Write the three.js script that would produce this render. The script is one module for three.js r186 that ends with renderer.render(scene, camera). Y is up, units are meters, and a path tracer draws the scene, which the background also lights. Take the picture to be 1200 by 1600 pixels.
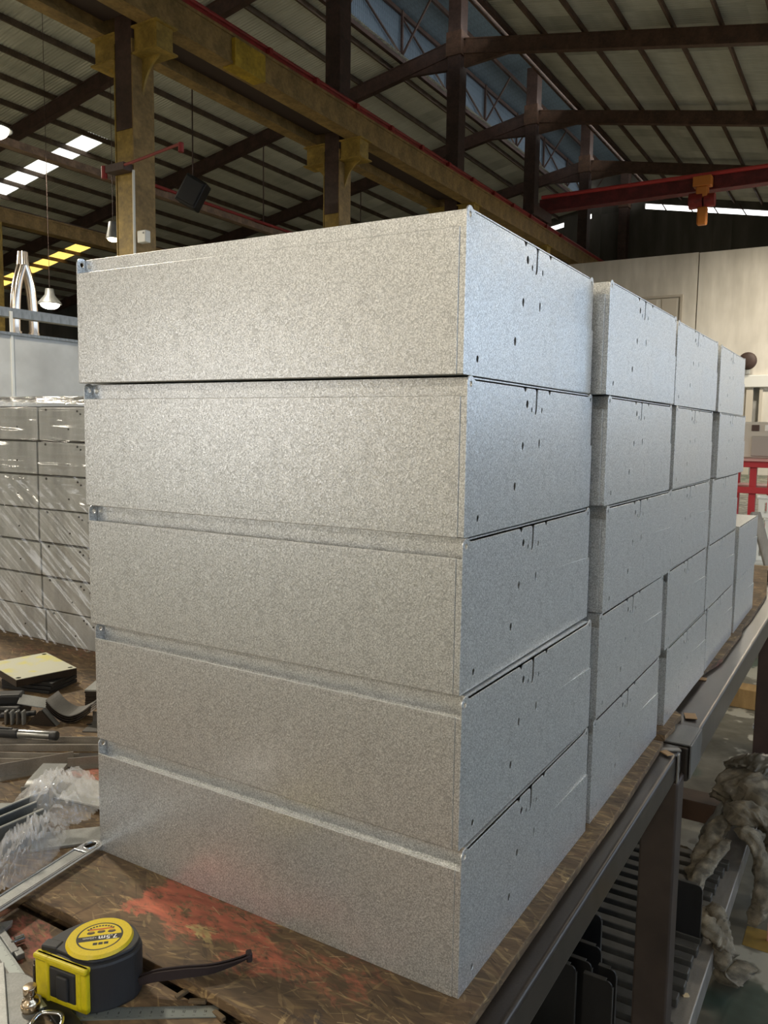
import * as THREE from 'three';
import { RectAreaLightUniformsLib } from 'three/addons/lights/RectAreaLightUniformsLib.js';
import { RoundedBoxGeometry } from 'three/addons/geometries/RoundedBoxGeometry.js';
import { mergeGeometries } from 'three/addons/utils/BufferGeometryUtils.js';

// ---------- camera, sky, large lights, exposure ----------
const scene = new THREE.Scene();
const camera = new THREE.PerspectiveCamera(64.7, 0.75, 0.02, 300);
camera.position.set(0.3034, 1.3823, 0.6456);
camera.rotation.order = 'YXZ';
camera.rotation.set(THREE.MathUtils.degToRad(-5.844), THREE.MathUtils.degToRad(31.307), THREE.MathUtils.degToRad(0.861));
const renderer = new THREE.WebGLRenderer({ antialias: true });
renderer.toneMapping = THREE.LinearToneMapping;
renderer.toneMappingExposure = 1.28;
renderer.shadowMap.enabled = true;
RectAreaLightUniformsLib.init();
scene.background = new THREE.Color().setRGB(2.75, 2.7, 2.62);        // bright hazy sky outside the hall
const LAMP = 240;                                                   // high-bay lamps, built further down
const LAMP_COLOR = new THREE.Color().setRGB(1.0, 0.90, 0.73);

// ---------- small tools ----------
let seed = 7;
const rnd = () => { seed = (seed + 0x6d2b79f5) | 0; let t = Math.imul(seed ^ (seed >>> 15), 1 | seed); t = (t + Math.imul(t ^ (t >>> 7), 61 | t)) ^ t; return ((t ^ (t >>> 14)) >>> 0) / 4294967296; };
const rr = (a, b) => a + (b - a) * rnd();
const hash = (x, y, s = 0) => { let h = Math.imul(x | 0, 374761393) + Math.imul(y | 0, 668265263) + Math.imul(s | 0, 1274126177); h = Math.imul(h ^ (h >>> 13), 1274126177); return ((h ^ (h >>> 16)) >>> 0) / 4294967296; };
const sm = (t) => t * t * (3 - 2 * t);
function vnoise(x, y, s = 0, px = 0, py = 0) {
  const xi = Math.floor(x), yi = Math.floor(y), u = sm(x - xi), v = sm(y - yi);
  const w = (i, p) => (p ? ((i % p) + p) % p : i);
  const a = hash(w(xi, px), w(yi, py), s), b = hash(w(xi + 1, px), w(yi, py), s), c = hash(w(xi, px), w(yi + 1, py), s), d = hash(w(xi + 1, px), w(yi + 1, py), s);
  return a + (b - a) * u + (c - a) * v + (a - b - c + d) * u * v;
}
function fbm(x, y, s = 0, oct = 4, p = 0) { let r = 0, a = 0.5, t = 0; for (let i = 0; i < oct; i++) { r += a * vnoise(x, y, s + i, p, p); t += a; a *= 0.5; x *= 2; y *= 2; p *= 2; } return r / t; }
const used = new Map();
function numbered(n) { const k = used.get(n) || 0; used.set(n, k + 1); return k ? n + '_' + String(k).padStart(3, '0') : n; }
function uvBox(g, k = 1, ox = 0, oy = 0) {                            // texture coordinates in metres, by the way each face points
  const p = g.attributes.position, n = g.attributes.normal, uv = new Float32Array(p.count * 2);
  for (let i = 0; i < p.count; i++) {
    const ax = Math.abs(n.getX(i)), ay = Math.abs(n.getY(i)), az = Math.abs(n.getZ(i)), x = p.getX(i), y = p.getY(i), z = p.getZ(i);
    let a, b;
    if (ay >= ax && ay >= az) { a = x; b = -z; } else if (ax >= az) { a = -z; b = y; } else { a = x; b = y; }
    uv[2 * i] = a * k + ox; uv[2 * i + 1] = b * k + oy;
  }
  g.setAttribute('uv', new THREE.BufferAttribute(uv, 2));
  return g;
}
const flat = (g) => { const r = g.index ? g.toNonIndexed() : g; for (const n of Object.keys(r.attributes)) if (!['position', 'normal', 'uv'].includes(n)) r.deleteAttribute(n); return r; };
function bx(w, h, d, x = 0, y = 0, z = 0, r = 0, ry = 0, rx = 0, rz = 0) {
  const g = flat(r > 0 ? new RoundedBoxGeometry(w, h, d, 2, Math.min(r, w / 2.01, h / 2.01, d / 2.01)) : new THREE.BoxGeometry(w, h, d));
  if (rx) g.rotateX(rx); if (rz) g.rotateZ(rz); if (ry) g.rotateY(ry);
  return g.translate(x, y, z);
}
const bb = (x0, x1, y0, y1, z0, z1, r = 0) => bx(x1 - x0, y1 - y0, z1 - z0, (x0 + x1) / 2, (y0 + y1) / 2, (z0 + z1) / 2, r);
function cyl(r0, r1, h, x, y, z, seg = 20, axis = 'y') {
  const g = flat(new THREE.CylinderGeometry(r0, r1, h, seg));
  if (axis === 'x') g.rotateZ(-Math.PI / 2); if (axis === 'z') g.rotateX(Math.PI / 2);
  return g.translate(x, y, z);
}
function bar(a, b, w, h, r = 0) {                                     // a straight bar from point a to point b
  const A = new THREE.Vector3(...a), B = new THREE.Vector3(...b), d = B.clone().sub(A), g = bx(d.length(), h, w, 0, 0, 0, r);
  const x = d.clone().normalize(), up = Math.abs(x.y) > 0.99 ? new THREE.Vector3(0, 0, 1) : new THREE.Vector3(0, 1, 0), z = new THREE.Vector3().crossVectors(x, up).normalize(), y = new THREE.Vector3().crossVectors(z, x);
  return g.applyMatrix4(new THREE.Matrix4().makeBasis(x, y, z).setPosition(A.add(B).multiplyScalar(0.5)));
}
function tube(pts, r, seg = 24, rad = 8, closed = false) {
  return flat(new THREE.TubeGeometry(new THREE.CatmullRomCurve3(pts.map((p) => new THREE.Vector3(...p)), closed), seg, r, rad, closed));
}
function poly(pts, h, bevel = 0, holes = [], cs = 8) {                // outline in (x, z), standing up from y = 0 to h
  const s = new THREE.Shape(pts.map(([x, z]) => new THREE.Vector2(x, -z)));
  for (const [hx, hz, hr] of holes) { const p = new THREE.Path(); p.absarc(hx, -hz, hr, 0, Math.PI * 2); s.holes.push(p); }
  const g = new THREE.ExtrudeGeometry(s, { depth: h - 2 * bevel, bevelEnabled: bevel > 0, bevelSize: bevel, bevelThickness: bevel, bevelOffset: -bevel, bevelSegments: 2, curveSegments: cs });
  return flat(g.rotateX(-Math.PI / 2).translate(0, bevel, 0));
}
function profile(pts, len) {                                          // section in (z, y), running along x from 0 to len
  const s = new THREE.Shape(pts.map(([z, y]) => new THREE.Vector2(-z, y)));
  return flat(new THREE.ExtrudeGeometry(s, { depth: len, bevelEnabled: false }).rotateY(Math.PI / 2));
}
function mesh(name, geos, m, parent = scene, keepUv = false) {
  let g = Array.isArray(geos) ? (geos.length > 1 ? mergeGeometries(geos.map(flat)) : flat(geos[0])) : flat(geos);
  if (!keepUv) uvBox(g);
  const o = new THREE.Mesh(g, m); o.name = parent === scene ? numbered(name) : name; o.castShadow = o.receiveShadow = true; parent.add(o);
  return o;
}
function share(name, g, m, parent) { const o = new THREE.Mesh(g, m); o.name = name; o.castShadow = o.receiveShadow = true; parent.add(o); return o; }
function tag(o, label, category, group) { o.userData.label = label; o.userData.category = category; if (group) o.userData.group = group; return o; }
function thing(name, label, category, [x, y, z] = [0, 0, 0], turn = 0, group) {
  const o = new THREE.Group(); o.name = numbered(name); scene.add(o); o.position.set(x, y, z); o.rotation.y = turn; return tag(o, label, category, group);
}
function setting(name, label, category) { const o = new THREE.Group(); o.name = name; o.userData.kind = 'structure'; if (label) { o.userData.label = label; o.userData.category = category; } scene.add(o); return o; }
const yaw = (a, b) => Math.atan2(-(b[1] - a[1]), b[0] - a[0]);       // turn that points local x from a to b, both (x, z)

// ---------- textures and materials ----------
function dataTex(n, f, srgb = true, rep = 1) {
  const d = new Uint8Array(n * n * 4);
  for (let y = 0; y < n; y++) for (let x = 0; x < n; x++) { const c = f(x, y), i = 4 * (y * n + x); d[i] = c[0]; d[i + 1] = c[1]; d[i + 2] = c[2]; d[i + 3] = 255; }
  const t = new THREE.DataTexture(d, n, n); t.wrapS = t.wrapT = THREE.RepeatWrapping; t.magFilter = THREE.LinearFilter; t.minFilter = THREE.LinearMipmapLinearFilter; t.generateMipmaps = true;
  if (srgb) t.colorSpace = THREE.SRGBColorSpace; t.repeat.set(rep, rep); t.needsUpdate = true; return t;
}
const clamp = (v) => Math.max(0, Math.min(255, v));
const mat = (color, roughness = 0.6, metalness = 0, extra = {}) => new THREE.MeshPhysicalMaterial({ color, roughness, metalness, ...extra });

// zinc spangle: small crystal cells, each with its own tone and tilt
const SP = 1024, CELLS = 110, cellId = new Int32Array(SP * SP);
for (let y = 0; y < SP; y++) for (let x = 0; x < SP; x++) {
  const gx = x / SP * CELLS, gy = y / SP * CELLS, cx = Math.floor(gx), cy = Math.floor(gy); let best = 9, id = 0;
  for (let j = -1; j <= 1; j++) for (let i = -1; i <= 1; i++) {
    const a = (cx + i + CELLS) % CELLS, b = (cy + j + CELLS) % CELLS, dx = cx + i + hash(a, b, 1) - gx, dy = cy + j + hash(a, b, 2) - gy, q = dx * dx + dy * dy * (0.6 + 0.8 * hash(a, b, 5));
    if (q < best) { best = q; id = b * CELLS + a; }
  }
  cellId[y * SP + x] = id;
}
const spangle = dataTex(SP, (x, y) => { const id = cellId[y * SP + x], v = 208 + 64 * (hash(id, 7, 3) - 0.5) + 10 * (hash(id, 3, 9) ** 4) + 12 * (hash(x, y, 4) - 0.5) + 10 * (fbm(x / SP * 8, y / SP * 8, 6, 3, 8) - 0.5); return [clamp(v), clamp(v + 1), clamp(v + 0.5)]; }, true, 1 / 0.11);
const spangleRough = dataTex(SP, (x, y) => { const id = cellId[y * SP + x], v = 160 + 50 * (hash(id, 2, 13) - 0.5); return [v, v, v]; }, false, 1 / 0.11);
const spangleNormal = dataTex(SP, (x, y) => { const id = cellId[y * SP + x]; return [128 + 11 * (hash(id, 5, 21) - 0.5), 128 + 11 * (hash(id, 6, 22) - 0.5), 250]; }, false, 1 / 0.11);
const galvanised = mat(0xffffff, 0.52, 0.68, { map: spangle, roughnessMap: spangleRough, normalMap: spangleNormal, normalScale: new THREE.Vector2(1, 1) });

const streak = dataTex(512, (x, y) => { const v = 200 + 60 * (fbm(x / 512 * 24, y / 512 * 6, 31, 4, 6) - 0.5) + 22 * (hash(x, y, 8) - 0.5); return [v, v, v]; }, true, 1 / 0.5);
const grime = dataTex(1024, (x, y) => { const a = fbm(x / 1024 * 10, y / 1024 * 10, 41, 5, 10), b = fbm(x / 1024 * 40, y / 1024 * 40, 47, 3, 40), v = 205 + 95 * (a - 0.5) + 50 * (b - 0.5); return [clamp(v), clamp(v), clamp(v - 4)]; }, true, 1 / 1.6);
const steelDark = mat(new THREE.Color().setRGB(0.088, 0.072, 0.062), 0.3, 0.6, { map: streak });
const steelMid = mat(new THREE.Color().setRGB(0.46, 0.42, 0.37), 0.38, 0.4, { map: streak });
const steelGrey = mat(new THREE.Color().setRGB(0.40, 0.41, 0.40), 0.4, 0.4, { map: streak });
const steelPale = mat(new THREE.Color().setRGB(0.66, 0.67, 0.65), 0.34, 0.45, { map: streak });
const steelPlain = mat(new THREE.Color().setRGB(0.25, 0.24, 0.225), 0.42, 0.4, { map: streak });
const blackSteel = mat(new THREE.Color().setRGB(0.025, 0.025, 0.026), 0.5, 0.2, { map: streak });
const blackEdge = mat(new THREE.Color().setRGB(0.10, 0.095, 0.085), 0.5, 0.2, { map: streak });
const primer = mat(new THREE.Color().setRGB(0.10, 0.056, 0.046), 0.6, 0, { map: grime });
const primerRust = mat(new THREE.Color().setRGB(0.15, 0.08, 0.05), 0.65, 0, { map: grime });
const yellowPaint = mat(new THREE.Color().setRGB(0.50, 0.33, 0.07), 0.55, 0, { map: grime });
const ochrePaint = mat(new THREE.Color().setRGB(0.42, 0.27, 0.10), 0.6, 0, { map: grime });
const redPaint = mat(new THREE.Color().setRGB(0.42, 0.035, 0.035), 0.5, 0, { map: grime });
const orangePaint = mat(new THREE.Color().setRGB(0.65, 0.22, 0.04), 0.5);
const chrome = mat(new THREE.Color().setRGB(0.72, 0.73, 0.74), 0.16, 1);
const satin = mat(new THREE.Color().setRGB(0.55, 0.56, 0.56), 0.3, 0.95, { map: streak });
const brass = mat(new THREE.Color().setRGB(0.62, 0.50, 0.36), 0.22, 1);
const rubber = mat(new THREE.Color().setRGB(0.022, 0.022, 0.024), 0.55);
const plasticYellow = mat(new THREE.Color().setRGB(0.80, 0.65, 0.012), 0.38, 0, { map: dataTex(256, (x, y) => { const v = 236 + 30 * (fbm(x / 256 * 12, y / 256 * 12, 61, 4, 12) - 0.6); return [clamp(v), clamp(v), clamp(v)]; }, true, 1 / 0.05) });
const whitePlastic = mat(new THREE.Color().setRGB(0.75, 0.75, 0.71), 0.45);
const film = mat(0xffffff, 0.06, 0, { transmission: 0.78, thickness: 0, ior: 1.5, side: THREE.DoubleSide });
const clothDirty = mat(0xffffff, 0.9, 0, { map: dataTex(512, (x, y) => { const a = fbm(x / 512 * 12, y / 512 * 12, 71, 5, 12), v = 112 + 130 * (a - 0.5) + 30 * (hash(x, y, 5) - 0.5); return [clamp(v), clamp(v * 0.93), clamp(v * 0.8)]; }, true, 1 / 0.3) });

// ---------- floor texture: worn concrete with green and white paint residue ----------
const floorTex = dataTex(1024, (x, y) => {
  const u = x / 1024, v = y / 1024, a = fbm(u * 5, v * 5, 81, 5, 5), b = fbm(u * 22, v * 22, 82, 4, 22), c = fbm(u * 60, v * 60, 83, 3, 60), g = fbm(u * 4, v * 4, 85, 4, 4);
  let r = [100 + 60 * (a - 0.5) + 30 * (c - 0.5), 96 + 60 * (a - 0.5) + 30 * (c - 0.5), 84 + 55 * (a - 0.5) + 30 * (c - 0.5)];
  if (g > 0.53) { const k = Math.min(1, (g - 0.53) * 25); r = [r[0] * (1 - 0.32 * k), r[1] * (1 - 0.16 * k), r[2] * (1 - 0.18 * k)]; }
  if (b > 0.62) { const k = Math.min(1, (b - 0.62) * 18); r = r.map((q, i) => q + k * ([172, 168, 154][i] - q) * 0.8); }
  return r.map(clamp);
}, true, 1 / 2.2);
const floorMat = mat(0xffffff, 0.62, 0, { map: floorTex });
// ---------- wall plaster ----------
const wallTex = dataTex(1024, (x, y) => { const u = x / 1024, v = y / 1024, a = fbm(u * 4, v * 4, 91, 5, 4), b = fbm(u * 30, v * 6, 92, 4, 6), q = 208 + 40 * (a - 0.5) + 24 * (b - 0.5); return [clamp(q), clamp(q - 6), clamp(q - 17)]; }, true, 1 / 5);
const wallMat = mat(0xffffff, 0.8, 0, { map: wallTex });
const wallGreyTex = dataTex(512, (x, y) => { const u = x / 512, v = y / 512, a = fbm(u * 5, v * 5, 95, 5, 5), q = 196 + 46 * (a - 0.5); return [clamp(q), clamp(q), clamp(q - 3)]; }, true, 1 / 1.5);
const wallGrey = mat(0xffffff, 0.7, 0, { map: wallGreyTex });
const claddingTex = dataTex(512, (x, y) => { const u = x / 512, v = y / 512, a = fbm(u * 14, v * 3, 97, 4, 0), q = 78 + 40 * (a - 0.5); return [clamp(q), clamp(q - 3), clamp(q - 10)]; }, true, 1 / 6);
const cladding = mat(0xffffff, 0.8, 0, { map: claddingTex });
// ---------- roof sheets ----------
const sheetTex = (s, base) => dataTex(512, (x, y) => { const u = x / 512, v = y / 512, a = fbm(u * 5, v * 24, s, 4, 0), b = fbm(u * 3, v * 3, s + 9, 3, 3), q = base + 60 * (a - 0.5) + 50 * (b - 0.5); return [clamp(q), clamp(q - 1), clamp(q - 14)]; }, true, 1 / 3);
const sheetMats = [sheetTex(101, 188), sheetTex(111, 178), sheetTex(121, 196)].map((t) => mat(0xffffff, 0.6, 0, { map: t }));
const sheetBlue = mat(new THREE.Color().setRGB(0.24, 0.33, 0.43), 0.5, 0.2, { map: streak });
const skylightWhite = mat(new THREE.Color().setRGB(0.96, 0.97, 0.96), 1, 0, { transmission: 0.85, thickness: 0, side: THREE.DoubleSide });
const skylightYellow = mat(new THREE.Color().setRGB(0.98, 0.80, 0.38), 1, 0, { transmission: 0.85, thickness: 0, side: THREE.DoubleSide });
const purlinPaint = mat(new THREE.Color().setRGB(0.17, 0.115, 0.08), 0.65, 0, { map: grime });
const blueGlass = mat(new THREE.Color().setRGB(0.76, 0.86, 0.98), 0.05, 0, { transmission: 1, thickness: 0, side: THREE.DoubleSide });

// =====================================================================
// THE HALL
// =====================================================================
const XL = -37.2, XR = 9, ZB = -39.6, ZF = 11, RX = -10.8, TAN = 0.185, RY = 12.77;   // walls, ridge line, roof pitch, height of the sheets at the ridge
const roofY = (x) => RY - TAN * Math.abs(x - RX);
const FRAMES = [-9.3, -15.3, -21.3, -27.3, -33.3, -39.3];

const floor = setting('floor');
mesh('slab', bb(XL - 0.5, XR + 0.5, -0.2, 0, ZB - 0.5, ZF + 0.5), floorMat, floor);
const outside = setting('ground_outside', 'pale concrete yard outside the hall', 'ground');
mesh('yard_slab', bb(-90, 80, -0.6, -0.22, -100, 80), mat(new THREE.Color().setRGB(0.25, 0.24, 0.23), 0.85), outside);

// roof: corrugated sheets, each laid from ridge to eaves, on purlins
const ceiling = setting('ceiling', 'corrugated sheet roof on steel purlins', 'roof');
function sheetGeo(x0, x1, width = 0.85, ribs = 8, depth = 0.028) {
  const pts = [], n = ribs * 4;
  for (let i = 0; i <= n; i++) { const k = i % 4; pts.push([i / n * width, k === 1 || k === 2 ? depth : 0]); }
  const pos = [], y = (x) => roofY(x), quad = (a, b, c, d) => pos.push(...a, ...b, ...c, ...a, ...c, ...d), T = 0.006;
  for (let i = 0; i < n; i++) {
    const [za, ha] = pts[i], [zb, hb] = pts[i + 1];
    for (const [o, f] of [[0, 0], [T, 1]]) {
      const A = [x0, y(x0) + ha + o, -za], B = [x1, y(x1) + ha + o, -za], C = [x1, y(x1) + hb + o, -zb], D = [x0, y(x0) + hb + o, -zb];
      f ? quad(A, B, C, D) : quad(A, D, C, B);
    }
  }
  const g = new THREE.BufferGeometry(); g.setAttribute('position', new THREE.Float32BufferAttribute(pos, 3)); g.computeVertexNormals(); g.setAttribute('uv', new THREE.Float32BufferAttribute(new Float32Array(pos.length / 3 * 2), 2));
  return uvBox(g);
}
const PITCH = 0.83, OPEN_L = -12.55, OPEN_R = -9.25;
const sheetL = sheetGeo(XL - 0.4, OPEN_L), sheetR = sheetGeo(OPEN_R, XR + 0.4);
const topL = sheetGeo(-21.98, OPEN_L), skyL = sheetGeo(-29.3, -21.98), lowL = sheetGeo(XL - 0.4, -29.3), topL2 = sheetGeo(-29.9, OPEN_L), skyL2 = sheetGeo(XL + 0.1, -29.9);
for (let k = -41; k * PITCH < 22.5; k++) {
  const z = -17.35 - k * PITCH; if (z - PITCH > ZF + 0.6 || z < ZB - 0.6) continue;
  const m = sheetMats[Math.floor(hash(k, 3, 5) * 3)], at = (o) => { o.position.z = z; o.position.y = (k % 2 ? 0.004 : 0); return o; };
  if (k === 0 || k === -7 || k === -14 || k === -21) { at(share('roof_sheet', topL, m, ceiling)); at(share('skylight_sheet', skyL, skylightWhite, ceiling)); at(share('roof_sheet', lowL, m, ceiling)); }
  else if (k === 7) { at(share('roof_sheet', topL2, m, ceiling)); at(share('skylight_sheet', skyL2, skylightYellow, ceiling)); }
  else at(share('roof_sheet', sheetL, m, ceiling));
  at(share('roof_sheet', sheetR, sheetMats[Math.floor(hash(k, 9, 5) * 3)], ceiling));
}
const cSection = [[-0.03, -0.15], [0.03, -0.15], [0.03, -0.125], [0.02, -0.125], [0.02, -0.14], [-0.02, -0.14], [-0.02, -0.01], [0.03, -0.01], [0.03, 0], [-0.03, 0]];
const purlinGeo = uvBox(profile(cSection, ZF - ZB).rotateY(-Math.PI / 2).translate(0, 0, ZB));
for (let k = 0; k < 22; k++) { const x = -13.08 - 1.11 * k, o = share('purlin', purlinGeo, purlinPaint, ceiling); o.position.set(x, roofY(x) - 0.005, 0); }
for (let k = 0; k < 16; k++) { const x = -9.4 + 1.15 * k, o = share('purlin', purlinGeo, primerRust, ceiling); o.position.set(x, roofY(x) - 0.005, 0); }

// raised ventilator along the ridge: open to the right, closed to the left but for a slit
const monitor = setting('ceiling_monitor', 'raised ridge ventilator of blue grey corrugated sheet', 'roof');
{
  const wave = (len, h, n) => { const pos = []; const q = (a, b, c, d) => pos.push(...a, ...b, ...c, ...a, ...c, ...d); for (let i = 0; i < n; i++) { const a = i / n * len, b = (i + 1) / n * len, k = i % 4, o = (j) => (j % 4 === 1 || j % 4 === 2 ? 0.03 : 0); q([o(k), 0, -a], [o(k + 1), 0, -b], [o(k + 1), h, -b], [o(k), h, -a]); } const g = new THREE.BufferGeometry(); g.setAttribute('position', new THREE.Float32BufferAttribute(pos, 3)); g.computeVertexNormals(); g.setAttribute('uv', new THREE.Float32BufferAttribute(new Float32Array(pos.length / 3 * 2), 2)); return uvBox(g); };
  const side = wave(6.02, 1.28, 240);
  for (let z = 14.7; z > ZB + 1; z -= 6) { const o = share('side_sheet', side, sheetBlue, monitor); o.position.set(-12.78, 12.58, z); }
  const L = ZF - ZB;
  mesh('cover_sheet', [bar([-13.4, 13.72, (ZF + ZB) / 2], [-10.8, 14.25, (ZF + ZB) / 2], L, 0.02), bar([-10.8, 14.25, (ZF + ZB) / 2], [-8.2, 13.72, (ZF + ZB) / 2], L, 0.02)], sheetBlue, monitor);
  for (const [x, y] of [[-12.7, 13.8], [-11.7, 13.98], [-9.9, 13.98], [-8.9, 13.8]]) mesh('monitor_purlin', bb(x - 0.04, x + 0.04, y - 0.12, y, ZB, ZF), primer, monitor);
  mesh('curb_beam', bb(-12.72, -12.6, 12.3, 12.42, ZB, ZF), primer, monitor); mesh('curb_beam', bb(-9.2, -9.08, 12.3, 12.42, ZB, ZF), primer, monitor);
  for (let z = -6.3; z > ZB; z -= 3) {
    mesh('monitor_post', bb(-12.7, -12.63, 12.4, 13.8, z - 0.035, z + 0.035), primer, monitor);
    mesh('monitor_post', bb(-9.18, -9.11, 12.4, 13.72, z - 0.035, z + 0.035), primer, monitor);
    mesh('monitor_brace', bar([-12.66, 12.5, z], [-11.7, 13.9, z], 0.05, 0.05), primer, monitor);
    mesh('monitor_brace', bar([-12.66, 13.6, z], [-12.66, 12.5, z - 3], 0.05, 0.04), primer, monitor);
  }
}

// outer walls with thickness; the unseen right wall has tall openings added for daylight
const wallLeft = setting('wall_left'); mesh('wall_face', bb(XL - 0.3, XL, 0, roofY(XL) - 0.02, ZB - 0.3, ZF + 0.3), cladding, wallLeft);
const wallRight = setting('wall_right');
{
  const hT = roofY(XR) - 0.02;
  mesh('wall_upper', bb(XR, XR + 0.3, 6.6, hT, ZB - 0.3, ZF + 0.3), cladding, wallRight); mesh('wall_lower', bb(XR, XR + 0.3, 0, 1.7, ZB - 0.3, ZF + 0.3), cladding, wallRight);
  const piers = [[ZF + 0.3, 10.5], [7.5, 6.5], [0.5, -0.5], [-6.5, -7.5], [-14, -15], [-21, -22], [-28.5, ZB - 0.3]];
  for (let i = 0; i + 1 < piers.length; i++) {                         // unseen windows added to light the box sides, panes tinted to cool it
    const z1 = piers[i][1], z0 = piers[i + 1][0], w = setting(`window_${i + 1}`), n = 4, st = (z1 - z0) / n;
    for (let c = 0; c < n; c++) for (const [y0, y1] of [[1.75, 4.12], [4.18, 6.55]]) mesh('pane', bb(XR + 0.14, XR + 0.146, y0, y1, z0 + c * st + 0.03, z0 + (c + 1) * st - 0.03), blueGlass, w);
    mesh('window_frame', [bb(XR + 0.1, XR + 0.19, 1.7, 1.76, z0, z1), bb(XR + 0.1, XR + 0.19, 6.54, 6.6, z0, z1), bb(XR + 0.1, XR + 0.19, 4.12, 4.18, z0, z1), ...[0, 1, 2, 3, 4].map((c) => bb(XR + 0.1, XR + 0.19, 1.76, 6.54, z0 + c * st - 0.03, z0 + c * st + 0.03))], primer, w);
  }
  for (const [a, b] of piers) mesh('wall_pier', bb(XR, XR + 0.3, 1.7, 6.6, b, a), cladding, wallRight);
}
const gableGeo = (z0, z1, cut) => { const s = new THREE.Shape([[XL - 0.3, 0], [XR + 0.3, 0], [XR + 0.3, roofY(XR) - cut], [RX, RY - cut], [XL - 0.3, roofY(XL) - cut]].map((p) => new THREE.Vector2(...p))); return flat(new THREE.ExtrudeGeometry(s, { depth: z1 - z0, bevelEnabled: false }).translate(0, 0, z0)); };
const wallBack = setting('wall_back'); mesh('wall_face', gableGeo(ZB - 0.3, ZB, 0.62), cladding, wallBack);
{ // strip of openings under the roof of the far gable: short stretches are boarded up
  const strip = (x0, x1) => { const s = new THREE.Shape([[x0, roofY(x0) - 0.64], [x1, roofY(x1) - 0.64], [x1, roofY(x1) + 0.02], [x0, roofY(x0) + 0.02]].map((p) => new THREE.Vector2(...p))); return flat(new THREE.ExtrudeGeometry(s, { depth: 0.2, bevelEnabled: false }).translate(0, 0, ZB - 0.25)); };
  for (const [a, b] of [[XL, -15.4], [-13.9, -13.2], [-12.5, -10.8], [-10.8, -9.95], [3, XR]]) mesh('board', strip(a, b), cladding, wallBack);
  const top = (x0, x1) => { const s = new THREE.Shape([[x0, roofY(x0) - 0.34], [x1, roofY(x1) - 0.34], [x1, roofY(x1) + 0.02], [x0, roofY(x0) + 0.02]].map((p) => new THREE.Vector2(...p))); return flat(new THREE.ExtrudeGeometry(s, { depth: 0.15, bevelEnabled: false }).translate(0, 0, ZB - 0.2)); };
  for (const [a, b] of [[-15.4, -13.9], [-13.2, -12.5], [-9.95, 3]]) mesh('fascia', top(a, b), cladding, wallBack);
  for (const x of [-14.6, -8.9, -7.7, -6.6, -5.4, -4.2]) mesh('strut', bar([x, roofY(x) - 0.66, ZB + 0.05], [x - 0.35, roofY(x) - 0.1, ZB + 0.05], 0.05, 0.05), primer, wallBack);
  mesh('gable_cap', bb(-13.6, -8, RY - 0.4, 14.3, ZB - 0.3, ZB - 0.05), cladding, wallBack);
}
const wallFront = setting('wall_front'); { // doorway added to the unseen wall behind the camera, lighting the box fronts
  const s = new THREE.Shape([[XL - 0.3, 0], [-13, 0], [-13, 3.0], [-7.3, 3.0], [-7.3, 0], [XR + 0.3, 0], [XR + 0.3, roofY(XR) - 0.01], [RX, RY - 0.01], [XL - 0.3, roofY(XL) - 0.01]].map((p) => new THREE.Vector2(...p)));
  mesh('wall_face', flat(new THREE.ExtrudeGeometry(s, { depth: 0.3, bevelEnabled: false }).translate(0, 0, ZF)), wallMat, wallFront);
}
mesh('gable_cap', bb(-13.6, -8, RY - 0.4, 14.3, ZF, ZF + 0.3), cladding, wallFront);

// white inner wall across the right aisle, of wide panels with thin joints
const wallInner = setting('wall_inner', 'tall white panel wall across the far end of the aisle', 'wall');
{
  const zf = -30, w0 = -10.3;
  mesh('panel', bb(w0, -5.54, 0, 7.74, zf - 0.2, zf), wallMat, wallInner);
  mesh('panel', bb(-5.5, -3.72, 0, 3.2, zf - 0.2, zf), wallMat, wallInner);
  mesh('panel', bb(-5.5, 2.2, 3.2, 7.72, zf - 0.2, zf), wallMat, wallInner);
  mesh('panel', bb(2.22, XR, 0, 7.7, zf - 0.2, zf), wallMat, wallInner);
  mesh('panel_backing', bb(-10.3, XR, 0, 7.68, zf - 0.3, zf - 0.2), wallGrey, wallInner);
  const w = mesh('hatch_frame', [bb(-7.5, -6.0, 6.24, 6.32, zf, zf + 0.06), bb(-7.5, -7.42, 4.7, 6.24, zf, zf + 0.06), bb(-6.08, -6.0, 4.7, 6.24, zf, zf + 0.06), bb(-7.5, -6.0, 4.62, 4.7, zf, zf + 0.06)], mat(new THREE.Color().setRGB(0.45, 0.40, 0.33), 0.7), wallInner);
  mesh('hatch_leaf', [bb(-7.4, -6.9, 4.72, 6.2, zf, zf + 0.02), bb(-6.72, -6.2, 4.72, 6.2, zf, zf + 0.02)], mat(new THREE.Color().setRGB(0.50, 0.45, 0.38), 0.7), wallInner);
}
const door = setting('door_1', 'cream sliding door with a pale lintel box in the white far wall', 'door');
mesh('lintel', bb(-3.9, 2.3, 3.0, 3.42, -30, -29.82, 0.03), whitePlastic, door);
mesh('door_frame', [bb(-3.72, -3.5, 0, 3.0, -30, -29.9), bb(-3.3, -3.2, 0, 3.0, -30, -29.9), bb(2.05, 2.2, 0, 3.0, -30, -29.9)], mat(new THREE.Color().setRGB(0.55, 0.50, 0.42), 0.7), door);
mesh('door_leaf', bb(-3.2, 2.05, 0, 3.0, -30.1, -29.96), wallMat, door);

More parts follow.
